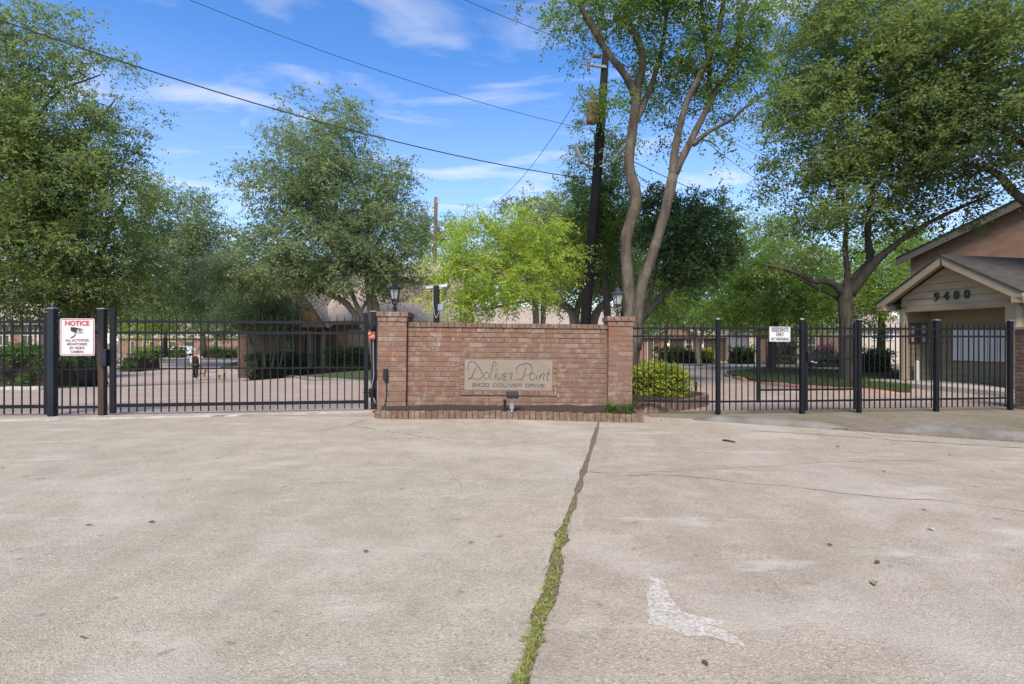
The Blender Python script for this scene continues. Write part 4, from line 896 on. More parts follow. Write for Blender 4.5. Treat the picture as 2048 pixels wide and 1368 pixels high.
# two-storey brick house behind it, its gable parallel to the shelter's front
bo = (GH[0] + 0.977 * 6.0, GH[1] + 0.213 * 6.0)
bh = tag(empty('brick_gable_house', (bo[0], bo[1], gz), math.atan2(-0.977, 0.213)), 'tall brick house end with a sloping roofline at the right edge', 'house')
SLP = 0.288
def bz(x): return 7.2 - gz - abs(x - 4.0) * SLP
MB().prism([(-5.0, -.4), (17, -.4), (17, bz(17)), (4, bz(4)), (-5.0, bz(-5.0))], (0, 0, 0), (1, 0, 0), (0, 0, 1), (0, 9, 0)).build('wall', M['brick_gable'], bh)
for s in (-1, 1):
    hw = 9.4 if s < 0 else 13.5
    e, r_ = (4 + s * hw, bz(4 + s * hw) + .24), (4, bz(4) + .24)
    q = [(e[0], -.3, e[1]), (e[0], 9.3, e[1]), (r_[0], 9.3, r_[1]), (r_[0], -.3, r_[1])]
    roof_plane('roof', q if s < 0 else [q[1], q[0], q[3], q[2]], M['shingle'], bh, 0.06)
    MB().prism([(0, -.06), (0, -.33), (-s * hw, -.33 + hw * SLP), (-s * hw, -.06 + hw * SLP)], (e[0], -0.28, e[1]), (1, 0, 0), (0, 0, 1), (0, 0.06, 0)).build('rake_board', M['fascia'], bh)
MB().box((-1.9, -0.06, 3.75), (0.10, 0.14, 0.26)).build('vent', M['steel'], bh)

# townhouse behind the left gate
def house(name, label, x0, x1, Y, depth, z0, ez, rz_, wallm, roofm, over=0.35, cat='house'):
    h = tag(empty(name, ((x0 + x1) / 2, Y, z0)), label, cat); w = x1 - x0
    MB().box((0, depth / 2, (ez - z0) / 2 - .1), (w, depth, ez - z0 + .2)).build('wall', wallm, h)
    E = ez - z0; Rz = rz_ - z0
    roof_plane('roof', [(-w / 2 - over, -over, E - .05), (w / 2 + over, -over, E - .05), (w / 2 + over, depth / 2, Rz), (-w / 2 - over, depth / 2, Rz)], roofm, h)
    roof_plane('roof', [(w / 2 + over, depth + over, E - .05), (-w / 2 - over, depth + over, E - .05), (-w / 2 - over, depth / 2, Rz), (w / 2 + over, depth / 2, Rz)], roofm, h)
    for s in (-1, 1):
        MB().prism([(0, E), (depth, E), (depth / 2, Rz - .12)], (s * (w / 2 - .1), 0, 0), (0, 1, 0), (0, 0, 1), (s * .1 - .0, 0, 0)).build('gable', wallm, h)
    MB().box((0, -over, E - .12), (w + 2 * over, 0.05, 0.2)).build('fascia', M['tan_trim'], h)
    return h
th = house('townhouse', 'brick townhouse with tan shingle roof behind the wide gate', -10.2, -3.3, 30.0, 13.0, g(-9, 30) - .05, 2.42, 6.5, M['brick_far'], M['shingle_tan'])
ox, oz = -6.75, g(-9, 30) - .05
def thp(px0, px1, y0, y1, Y): return ((px0 - CX) * Y / F - ox, (px1 - CX) * Y / F - ox, CAM_Z - (y1 - CY) * Y / F - oz, CAM_Z - (y0 - CY) * Y / F - oz)
MB().prism([(-12.25 - ox, -.2), (-10.0 - ox, -.2), (-10.0 - ox, 2.40 - oz), (-12.4 - ox, 5.95 - oz), (-14.8 - ox, 2.4 - oz), (-14.8 - ox, -.2)], (0, -.6, 0), (1, 0, 0), (0, 0, 1), (0, 8, 0)).build('wing_wall', M['brick_far'], th)
roof_plane('wing_roof', [(-9.75 - ox, -1.0, 2.08 - oz), (-9.75 - ox, 8, 2.08 - oz), (-12.4 - ox, 8, 6.02 - oz), (-12.4 - ox, -1.0, 6.02 - oz)], M['shingle_tan'], th)
roof_plane('wing_roof', [(-15.05 - ox, 8, 2.08 - oz), (-15.05 - ox, -1.0, 2.08 - oz), (-12.4 - ox, -1.0, 6.02 - oz), (-12.4 - ox, 8, 6.02 - oz)], M['shingle_tan'], th)
MB().bar((-9.75 - ox, -1.02, 2.0 - oz), (-12.4 - ox, -1.02, 5.92 - oz), 0.06, 0.24, (0, 1, 0)).build('rake_board', M['cream'], th)
MB().bar((-15.05 - ox, -1.02, 2.0 - oz), (-12.4 - ox, -1.02, 5.92 - oz), 0.06, 0.24, (0, 1, 0)).build('rake_board', M['cream'], th)
for k in range(9): MB().box((-11.95 - ox, -.66, 2.75 - oz + k * .24), (0.72, 0.12, 0.225)).build('siding_board', M['grey_siding'], th)
MB().box((-12.36 - ox, -.66, 3.7 - oz), (0.12, 0.18, 2.4)).build('corner_trim', M['cream'], th)
x0, x1, z0, z1 = thp(627, 641, 661, 733, 29.3); panel(th, 'door', x0, x1, z0, z1, -.6, M['door'], .06, M['tan_trim'], .08)
x0, x1, z0, z1 = thp(609, 621, 664, 733, 29.3); panel(th, 'dark_wing_panel', x0, x1, z0, z1, -.6, M['dark_open'], .06)  # flat dark panel on the wing wall
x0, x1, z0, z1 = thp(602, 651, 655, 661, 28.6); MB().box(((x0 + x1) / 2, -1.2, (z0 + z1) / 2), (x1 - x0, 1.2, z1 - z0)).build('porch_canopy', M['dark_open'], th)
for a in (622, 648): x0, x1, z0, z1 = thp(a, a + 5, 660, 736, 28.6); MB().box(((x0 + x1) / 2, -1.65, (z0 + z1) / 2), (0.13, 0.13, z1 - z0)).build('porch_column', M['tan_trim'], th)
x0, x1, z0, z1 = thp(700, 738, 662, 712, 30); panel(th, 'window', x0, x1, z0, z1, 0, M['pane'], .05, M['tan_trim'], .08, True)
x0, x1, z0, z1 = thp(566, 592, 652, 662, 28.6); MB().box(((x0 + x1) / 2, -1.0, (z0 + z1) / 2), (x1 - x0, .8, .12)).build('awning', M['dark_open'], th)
x0, x1, z0, z1 = thp(572, 586, 672, 700, 29.3); panel(th, 'window', x0, x1, z0, z1, -.6, M['pane'], .05, M['tan_trim'], .07, True)
dm = MB().box((-5.95 - ox, 3.3, 3.6 - oz), (1.95, 3.4, 2.6)).build('dormer', M['grey_siding'], th)
for k in range(9): MB().box((-6.8 - ox + k * .215, 1.585, 3.6 - oz), (0.045, 0.03, 2.6)).build('batten', M['grey_siding'], dm)
MB().box((-4.45 - ox, 3.0, 3.2 - oz), (1.0, 2.6, 1.9)).build('brick_flank', M['brick_far'], th)
MB().box((-5.5 - ox, 3.2, 4.96 - oz), (3.2, 3.8, 0.10)).build('dormer_roof', M['shingle'], th)

rh = house('row_house', 'long low brick row house with pinkish roof seen through the right fence', -9.0, 21.6, 50.0, 15.0, g(10, 50) - .02, 1.86, 5.0, M['brick_far'], M['shingle_tan'])
ox, oz = 6.3, g(10, 50) - .02
for a, b_, c, d, nm, mt in ((1339, 1366, 678, 712, 'porch_shade_panel', 'dark_open'), (1407, 1430, 678, 712, 'porch_shade_panel', 'dark_open'), (1433, 1453, 680, 722, 'door', 'door'), (1296, 1306, 676, 722, 'door', 'door')):  # porch openings are flat panels, the shade inside put into their dark colour
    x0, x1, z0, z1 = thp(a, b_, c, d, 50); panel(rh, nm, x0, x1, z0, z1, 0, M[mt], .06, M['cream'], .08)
for a in (1372, 1466, 1180, 1230): x0, x1, z0, z1 = thp(a, a + 11, 679, 698, 50); panel(rh, 'window', x0, x1, z0, z1, 0, M['pane'], .05, M['cream'], .09, True)
MB().prism([(thp(1318, 0, 0, 0, 49)[0], 1.86 - oz), (thp(1394, 0, 0, 0, 49)[0], 1.86 - oz), (thp(1352, 0, 0, 0, 49)[0], 3.15 - oz)], (0, -.55, 0), (1, 0, 0), (0, 0, 1), (0, 3, 0)).build('gable', M['brick_far'], rh)
xg0, xg1, xgp = thp(1318, 0, 0, 0, 49)[0] - .2, thp(1394, 0, 0, 0, 49)[0] + .2, thp(1352, 0, 0, 0, 49)[0]
roof_plane('gable_roof', [(xg0, -.8, 1.8 - oz), (xg0, 4, 1.8 - oz), (xgp, 4, 3.3 - oz), (xgp, -.8, 3.3 - oz)], M['shingle_tan'], rh); roof_plane('gable_roof', [(xg1, 4, 1.8 - oz), (xg1, -.8, 1.8 - oz), (xgp, -.8, 3.3 - oz), (xgp, 4, 3.3 - oz)], M['shingle_tan'], rh)
x0, _, _, z1 = thp(1336, 1338, 688, 690, 49.6); MB().lathe((x0, -.4, z1 - .1), [(.02, 0), (.06, .05), (.06, .11), (.02, .15)], 8).build('porch_light', M['lit'], rh)
x0, _, _, z1 = thp(1405, 1407, 692, 694, 49.6); MB().lathe((x0, -.4, z1 - .2), [(.04, 0), (.10, .08), (.10, .26), (.04, .34)], 8).build('wall_lamp', M['white'], rh)

r2 = house('row_house', 'brick and cream house behind the island oak, seen through the mesh', 19.6, 32.5, 45.0, 12.0, g(24, 45) - .02, 2.5, 5.6, M['cream'], M['shingle_tan'])
ox, oz = 26.05, g(24, 45) - .02
x0, x1, z0, z1 = thp(1513, 1548, 660, 724, 44.9); MB().box(((x0 + x1) / 2, -.3, (z1 + z0) / 2 + .2), (x1 - x0, .6, z1 - z0 + .5)).build('brick_bay', M['brick_far'], r2)
x0, x1, z0, z1 = thp(1640, 1720, 668, 724, 44.9); MB().box(((x0 + x1) / 2, -.2, (z1 + z0) / 2), (x1 - x0, .4, z1 - z0)).build('brick_bay', M['brick_far'], r2)
for a, b_, c, d in ((1560, 1590, 676, 704), (1745, 1762, 660, 678), (1770, 1785, 660, 678), (1612, 1630, 676, 704)): x0, x1, z0, z1 = thp(a, b_, c, d, 45); panel(r2, 'window', x0, x1, z0, z1, 0, M['pane'], .05, M['white'], .09, True)

fr = house('row_house', 'long far brick building with pale roof beyond the parked white car', -70.0, -43.0, 97.0, 14.0, -1.0, 2.1, 5.6, M['brick_far'], M['shingle_tan'])
ox, oz = -56.5, -1.0
for a, b_ in ((287, 293), (300, 306), (322, 332), (338, 352), (372, 386), (408, 412), (428, 438), (262, 270)): x0, x1, z0, z1 = thp(a, b_, 683, 707, 97); panel(fr, 'door' if (a % 3) else 'window', x0, x1, z0, z1, 0, M['door'] if (a % 3) else M['pane'], .08, M['cream'], .1)
x0, _, _, z1 = thp(328, 0, 689, 689, 96.6); MB().lathe((x0, -.4, z1), [(.04, 0), (.11, .08), (.11, .2), (.04, .28)], 8).build('porch_light', M['lit'], fr)
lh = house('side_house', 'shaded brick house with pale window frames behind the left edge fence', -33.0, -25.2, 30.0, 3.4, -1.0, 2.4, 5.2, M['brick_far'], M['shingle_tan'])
ox, oz = -29.1, -1.0
for a, b_, c, d in ((14, 34, 650, 690), (70, 82, 652, 676), (-40, -15, 650, 690)): x0, x1, z0, z1 = thp(a, b_, c, d, 29); panel(lh, 'window', x0, x1, z0, z1, 0, M['pane'], .05, M['cream'], .1, True)
x0, x1, z0, z1 = thp(48, 62, 652, 712, 29); panel(lh, 'door', x0, x1, z0, z1, 0, M['door'], .06, M['cream'], .1)

# ------------------------------------------------------------------ poles and wires
def pole_obj(name, label, pts, radii, mat):
    t = tag(empty(name, Vector(pts[0])), label, 'utility pole'); o_ = Vector(pts[0])
    MB().tube([Vector(p) - o_ for p in pts], radii, 14, True, 0.015).build('shaft', mat, t, smooth=True); return t, o_
PY = 16.0
up, uo = pole_obj('utility_pole', 'dark leaning wooden utility pole with a rusty transformer behind the brick wall', [at(1167, 770, PY), at(1171, 640, PY), at(1188, 430, PY), at(1196, 327, PY), at(1205, 200, PY), at(1212, 96, PY)], [0.165, 0.155, 0.145, 0.14, 0.12, 0.10], M['wood_pole'])
def U(px, py, dy=0.0): return at(px, py, PY + dy) - uo
c = U(1185, 247, -0.32)
MB().lathe(c, [(0.13, 0), (0.175, .02), (0.185, .05), (0.185, .50), (0.195, .51), (0.195, .56), (0.15, .62), (0.06, .66)], 18).build('transformer', M['rust'], up, smooth=False)
MB().lathe(c + Vector((0, 0, .64)), [(.03, 0), (.07, .02), (.045, .06), (.075, .09), (.05, .13), (.075, .16), (.05, .20), (.07, .23), (.05, .28), (.06, .31), (.03, .36)], 12).build('bushing', M['porcelain'], up, smooth=True)
MB().bar(U(1188, 225, -.2), U(1203, 225, 0), 0.08, 0.10).build('hanger', M['steel'], up); MB().bar(U(1212, 134, -.1), U(1180, 129, -.2), 0.06, 0.08).build('cross_arm', M['steel'], up)
MB().lathe(U(1177, 142, -.22), [(.03, 0), (.055, .03), (.035, .07), (.055, .11), (.035, .15), (.055, .19), (.035, .23), (.055, .27), (.03, .32)], 10).build('cutout_insulator', M['porcelain'], up, smooth=True)
MB().tube([U(1166, 138, -.25), U(1165, 118, -.25), U(1178, 118, -.25)], 0.025, 6).build('fuse_holder', M['steel'], up)
MB().tube([U(1184, 110, -.2), U(1201, 113, -.1)], [0.075, 0.06], 10).build('insulator', M['porcelain'], up)
for k, (a, b_, c0) in enumerate((((1190, 333), (1164, 326), (1150, 290)), ((1200, 333), (1222, 328), (1247, 292)))):
    MB().tube([U(*a, -.15), U(*b_, -.25)], 0.03, 8).build('lamp_arm', M['steel'], up)
    MB().bar(U(b_[0], b_[1], -.25), U(c0[0], c0[1], -.25), 0.24, 0.10).build('floodlight', M['steel'], up, bevel=0.02)
MB().tube([U(1205, 325, -.18), U(1215, 285, -.18), U(1240, 240, -.15)], 0.018, 6).build('conduit', M['steel'], up)
fp, fo = pole_obj('utility_pole', 'distant brown wooden utility pole left of the yellow-green tree', [at(867, 740, 38), at(868, 640, 38), at(870, 500, 38), at(872, 395, 38)], [.16, .15, .14, .13], M['wood_far'])
MB().box(at(873, 402, 38) - fo, (0.25, 0.2, 0.3)).build('pole_bracket', M['steel'], fp)
def wire(a, b_, r, label, sag=0.25, ext=0.0, via=None):
    a, b_ = Vector(a), Vector(b_); d = b_ - a; P = []
    for k in range(25):
        t = k / 24 * (1 + ext); P.append(a + d * t + Vector((0, 0, -4 * sag * t * (1 - t) if t <= 1 else 4 * sag * (t - 1) * t)))
    o_ = MB().tube(P, r * .78, 6).build('overhead_wire', M['wire'])
    return tag(o_, label, 'wire', 'overhead wires at the utility pole')
TP = lambda x, y, dy=0: at(x, y, PY + dy)
wire(TP(1192, 360), at(240, 122, 10.5), 0.016, 'thickest cable, sagging from the pole middle to the far left tree', 0.28, 0.6)
wire(TP(1192, 262), at(380, 0, 11.5), 0.008, 'thin wire crossing the open sky above the thick cable', 0.25, 0.5)
wire(TP(1190, 102), at(930, 0, 13.6), 0.009, 'short wire from the pole top out of the top edge', 0.04, 2.0)
wire(TP(1150, 205), at(940, 416, 34), 0.012, 'thin service drop curving down behind the yellow-green tree', 1.0)
wire(TP(1200, 300), at(1085, 420, 34), 0.011, 'faint slack wire falling left of the pole to the trees', 0.2)
wire(TP(1210, 112), at(1600, 408, 46), 0.015, 'steep wire right of the forked trunk reaching the oak', 0.5, 0.3)
wire(TP(1214, 98), at(1560, 325, 46), 0.013, 'upper of the paired wires right of the forked trunk', 0.3, 0.4)
wire(TP(1211, 104), at(1545, 322, 44), 0.013, 'lower of the paired wires right of the forked trunk', 0.4, 0.4)
wire(TP(1200, 290), at(1600, 447, 44), 0.017, 'low cable running right from the pole into the oak', 0.45, 0.3)
wire(TP(1200, 300), at(1440, 436, 40), 0.012, 'lower thin cable right of the pole ending in the dark tree', 0.3, 0.1)

# ------------------------------------------------------------------ parked car, person, dogs, pot
def car(loc, rz):
    t = tag(empty('parked_car', loc, rz), 'white parked car half hidden by a low hedge beyond the wide gate', 'car')
    Wd = 0.92
    prof = [(-2.3, .35), (-2.33, .62), (-2.25, .80), (-1.95, .92), (-1.15, 1.02), (-0.95, 1.03), (1.95, 1.05), (2.25, 1.0), (2.33, .75), (2.3, .38)]
    for_wheels = MB().prism(prof, (0, -Wd, 0), (1, 0, 0), (0, 0, 1), (0, 2 * Wd, 0)); body = for_wheels.build('body', M['car_white'], t, bevel=0.05)
    lo = [(-1.15, 1.02), (2.15, 1.04)]; hi = [(-0.35, 1.55), (1.45, 1.60)]; y0, y1 = Wd - .04, Wd - .22
    vs = [(-1.15, -y0, 1.0), (2.15, -y0, 1.03), (2.15, y0, 1.03), (-1.15, y0, 1.0), (-0.35, -y1, 1.54), (1.62, -y1, 1.58), (1.62, y1, 1.58), (-0.35, y1, 1.54)]
    MB().add(vs, [(0, 3, 2, 1), (4, 5, 6, 7), (0, 1, 5, 4), (1, 2, 6, 5), (2, 3, 7, 6), (3, 0, 4, 7)]).build('cabin', M['car_white'], t, bevel=0.04)
    for s in (-1, 1):
        f = lambda x, z: (x, s * (y0 + (y1 - y0) * (z - 1.02) / .54 + .012), z)
        for a, b_, c0, d0 in ((-0.80, -.22, .45, .45), (.53, .53, 1.15, 1.15), (1.22, 1.22, 1.45, 1.80)):
            MB().add([f(a, 1.09), f(d0, 1.09), f(c0, 1.47), f(b_, 1.47)], [(0, 1, 2, 3)]).build('side_window', M['pane'], t)
        for x in (-1.42, 1.42):
            w = MB().tube([(x, s * (Wd - .20), .34), (x, s * (Wd + .012), .34)], .35, 20).build('wheel', M['rubber'], t)
            MB().tube([(x, s * (Wd - .1), .34), (x, s * (Wd + .022), .34)], .22, 14).build('rim', M['steel'], w)
        MB().box((-2.24, s * .68, .74), (.14, .36, .12)).build('headlight', M['glass'], t); MB().box((2.28, s * .70, .86), (.12, .30, .14)).build('tail_light', M['sign_red'], t)
    MB().add([(-1.10, -.78, 1.06), (-1.10, .78, 1.06), (-.40, .66, 1.52), (-.40, -.66, 1.52)], [(0, 1, 2, 3)]).build('windscreen', M['pane'], t).location.x = -.02
car((at(357, 684, 84).x, 84, g(-50, 84)), R(4))

def skin(name, pts, edges, rad, mat, parent, sub=1, root=0):
    me = bpy.data.meshes.new(name); me.from_pydata(pts, edges, []); me.update(); o_ = link(name, me, None, parent)
    md = o_.modifiers.new('skin', 'SKIN'); md.use_smooth_shade = True
    for i, r_ in enumerate(rad):
        v = me.skin_vertices[0].data[i]; v.radius = (r_, r_) if not hasattr(r_, '__len__') else r_
    me.skin_vertices[0].data[root].use_root = True
    s = o_.modifiers.new('sub', 'SUBSURF'); s.levels = s.render_levels = sub
    me.materials.append(mat); return o_
pp = gp(391, 761)
ps = tag(empty('person', pp, R(8)), 'person in dark vest and grey sleeves walking two small dogs inside the gate', 'person')
# one continuous body: pelvis, spine, neck, head, arms, legs (left leg striding forward, towards the camera -Y)
bp = [(0, 0, .93), (0, 0, 1.12), (0, .01, 1.34), (0, .01, 1.46), (0, -.01, 1.53), (0, -.015, 1.62),
      (.17, .01, 1.40), (.235, .03, 1.16), (.27, -.06, .95), (.285, -.10, .87), (-.17, .01, 1.40), (-.23, .02, 1.16), (-.16, -.16, 1.00), (-.10, -.22, .98),
      (.09, 0, .88), (.10, -.06, .50), (.09, -.10, .09), (.09, -.23, .04), (-.09, 0, .88), (-.10, .03, .50), (-.09, .14, .12), (-.09, .03, .05)]
be = [(0, 1), (1, 2), (2, 3), (3, 4), (4, 5), (2, 6), (6, 7), (7, 8), (8, 9), (2, 10), (10, 11), (11, 12), (12, 13), (0, 14), (14, 15), (15, 16), (16, 17), (0, 18), (18, 19), (19, 20), (20, 21)]
br_ = [.10, .09, .10, .05, .085, .085, .065, .05, .036, .03, .065, .05, .036, .03, .09, .062, .045, .035, .09, .062, .045, .035]
body = skin('body', bp, be, br_, M['skin'], ps)
skin('vest', [(0, 0, .90), (0, 0, 1.12), (0, .01, 1.34), (0, .01, 1.42)], [(0, 1), (1, 2), (2, 3)], [(.21, .16), (.20, .16), (.23, .17), (.11, .10)], M['cloth_dark'], ps)
skin('sleeve', [(.15, .01, 1.39), (.20, .01, 1.36), (.24, .03, 1.16), (.272, -.05, .96)], [(0, 1), (1, 2), (2, 3)], [.095, .09, .08, .062], M['cloth_grey'], ps)
skin('sleeve', [(-.15, .01, 1.39), (-.20, .01, 1.36), (-.235, .02, 1.16), (-.17, -.15, 1.01)], [(0, 1), (1, 2), (2, 3)], [.095, .09, .08, .062], M['cloth_grey'], ps)
skin('trousers', [(0, 0, .95), (.09, 0, .86), (.10, -.06, .50), (.09, -.10, .12), (-.09, 0, .86), (-.10, .03, .50), (-.09, .135, .15)], [(0, 1), (1, 2), (2, 3), (0, 4), (4, 5), (5, 6)], [(.15, .12), .105, .078, .062, .105, .078, .062], M['cloth_pants'], ps)
for a, b_ in (((.09, -.09, .05), (.09, -.26, .035)), ((-.09, .15, .07), (-.09, .02, .035))): skin('shoe', [a, tuple((np.array(a) + np.array(b_)) / 2), b_], [(0, 1), (1, 2)], [.055, .05, .04], M['cloth_grey'], ps)
skin('hair', [(0, .03, 1.70), (0, .05, 1.62), (0, .055, 1.50)], [(0, 1), (1, 2)], [.085, .095, .06], M['hair'], ps)
for hx, hy, hz, s in ((.285, -.115, .86, 1), (-.095, -.235, .975, -1)):
    for k in range(4): skin('finger', [(hx - .02 + k * .014, hy, hz), (hx - .022 + k * .015, hy - .02, hz - .035), (hx - .02 + k * .014, hy - .005, hz - .06 + .004 * abs(k - 1.5))], [(0, 1), (1, 2)], [.009, .008, .007], M['skin'], body)
    skin('thumb', [(hx - s * .03, hy, hz + .01), (hx - s * .045, hy - .02, hz - .02)], [(0, 1)], [.010, .008], M['skin'], body)
for ex in (-.03, .03): MB().lathe((ex, -.098, 1.605), [(.004, -.006), (.010, 0), (.004, .006)], 8).build('eye', M['sign_black'], body)
MB().add([(-.014, -.095, 1.565), (.014, -.095, 1.565), (0, -.118, 1.570), (0, -.095, 1.605)], [(0, 1, 2), (0, 2, 3), (1, 3, 2)]).build('nose', M['skin'], body)
MB().box((0, -.092, 1.535), (.045, .012, .008)).build('mouth', M['sign_red'], body)
def dog(px, py, rz, mat, label, sc=1.0):
    t = tag(empty('dog', gp(px, py), rz), label, 'dog', 'dogs on leads'); t.scale = (sc,) * 3
    pts = [(0, 0, .26), (.14, 0, .27), (-.14, 0, .27), (.22, 0, .34), (.26, 0, .40), (.34, 0, .385), (-.22, 0, .33), (-.27, 0, .42)]; ed = [(0, 1), (0, 2), (1, 3), (3, 4), (4, 5), (2, 6), (6, 7)]; rad = [.075, .09, .078, .055, .062, .028, .022, .018]
    for s in (-1, 1):
        n = len(pts); pts += [(.15, s * .05, .17), (.14, s * .05, .09), (.15, s * .05, .015)]; ed += [(1, n), (n, n + 1), (n + 1, n + 2)]; rad += [.032, .022, .022]
        n = len(pts); pts += [(-.12, s * .055, .18), (-.18, s * .055, .10), (-.165, s * .055, .015)]; ed += [(2, n), (n, n + 1), (n + 1, n + 2)]; rad += [.038, .022, .022]
    skin('body', pts, ed, rad, mat, t)
    for s in (-1, 1): MB().add([(.235, s * .03, .44), (.265, s * .055, .43), (.245, s * .065, .37), (.22, s * .045, .39)], [(0, 1, 2, 3)]).build('ear', mat, t)
    return t
d1 = dog(404, 755, R(-20), M['fur'], 'small brown dog beside the walking person', 1.25)
d2 = dog(443, 760, R(165), M['fur2'], 'small pale dog at the end of its lead, farther from the person', 1.25)
for d_, s_, lb_ in ((d1, .25, 'short dog lead held beside the walking person'), (d2, -.3, 'long slack dog lead trailing to the pale dog')):
    a = pp + Vector((.28, -.12, .86)); b_ = d_.location + Vector((s_, 0, .42)); m_ = (a + b_) / 2 + Vector((0, 0, -.12))
    tag(MB().tube(catmull([a, m_, b_], 6), 0.010, 5).build('dog_lead', M['cloth_dark']), lb_, 'lead')
p = gp(124, 771)
pt = tag(empty('flower_pot', p), 'dark blue glazed plant pot by the left bed', 'pot')
MB().lathe((0, 0, 0), [(.13, 0), (.17, .02), (.24, .36), (.26, .40), (.26, .45), (.22, .45), (.20, .40)], 20).build('pot_body', M['blue_pot'], pt, smooth=True)
MB().lathe((0, 0, .38), [(.20, 0), (.19, .02), (.02, .03)], 16).build('soil', M['mulch'], pt)

# ------------------------------------------------------------------ foliage
DENS, LSC = 1.10, 1.04
def nrm(a): return a / np.maximum(np.linalg.norm(a, axis=-1, keepdims=True), 1e-9)
def leaf_mesh(name, mat, parent, C, O, n_tw=10, n_lf=8, tw=0.45, ll=0.09, lw=0.042, spread=0.30, droop=0.25, flat=0.6, kind=None, origin=(0, 0, 0), dirs=0.9):
    C = np.asarray(C, float); O = nrm(np.asarray(O, float)); N = len(C)
    base = np.repeat(C, n_tw, 0) + rng.normal(size=(N * n_tw, 3)) * spread * np.array([1, 1, flat]); crn = np.repeat(rng.random(N), n_tw)
    d = nrm(np.repeat(O, n_tw, 0) * 0.7 + rng.normal(size=(N * n_tw, 3)) * dirs * np.array([1, 1, 0.7])); L = tw * rng.uniform(0.6, 1.3, N * n_tw)
    side = nrm(np.cross(d, nrm(rng.normal(size=d.shape) * .5 + np.array([0, 0, 1.0])))); T = N * n_tw
    V = np.empty((T, n_lf, 4, 3)); rn = np.empty((T, n_lf))
    for j in range(n_lf):
        t = (j + rng.uniform(.1, .9, T)) / n_lf
        p = base + d * (L * t)[:, None] - np.array([0, 0, 1.0]) * (droop * L * t * t)[:, None]
        sg_ = 1 if j % 2 else -1
        ld = nrm(d * .55 + side * sg_ * .9 + rng.normal(size=d.shape) * .35 - np.array([0, 0, .2]))
        nn = nrm(np.array([0, 0, 1.0]) + rng.normal(size=d.shape) * .55); wv = nrm(np.cross(ld, nn)); l = (ll * rng.uniform(.5, 1.4, T))[:, None]; w = lw / ll * l * .5
        V[:, j, 0] = p; V[:, j, 1] = p + ld * l * .45 + wv * w; V[:, j, 2] = p + ld * l; V[:, j, 3] = p + ld * l * .45 - wv * w
        rn[:, j] = np.clip(.55 * crn + .45 * rng.random(T), 0, 1)
    V = V.reshape(-1, 3) - np.array(origin, float); n = len(V) // 4
    me = bpy.data.meshes.new(name); me.vertices.add(n * 4); me.vertices.foreach_set('co', V.ravel().astype(np.float32))
    me.loops.add(n * 4); me.loops.foreach_set('vertex_index', np.arange(n * 4, dtype=np.int32)); me.polygons.add(n)
    me.polygons.foreach_set('loop_start', np.arange(0, n * 4, 4, dtype=np.int32))
    at_ = me.attributes.new('rnd', 'FLOAT', 'FACE'); at_.data.foreach_set('value', rn.ravel().astype(np.float32))
    me.update(calc_edges=True); o_ = link(name, me, mat, parent)
    if kind: o_['kind'] = kind
    return o_
def sample_blobs(blobs, n, shell=0.55):
    vol = np.array([b[3] * b[4] * b[5] * (b[6] if len(b) > 6 else 1) for b in blobs], float); cnt = np.maximum(1, (n * vol / vol.sum()).astype(int)); P, O = [], []
    for b, k in zip(blobs, cnt):
        c = np.array(at(b[0], b[1], b[2])); s = b[2] / F; u = nrm(rng.normal(size=(k, 3))); r = rng.random(k)[:, None] ** (1 / 3 * shell * 1.2)
        r *= 1 + rng.normal(size=(k, 1)) * .13; r = np.where(rng.random((k, 1)) < .18, r * rng.uniform(1.1, 1.48, (k, 1)), r)
        P.append(c + u * r * np.array([b[3] * s, b[5], b[4] * s])); O.append(u + np.array([0, 0, .15]))
    return np.concatenate(P), np.concatenate(O)
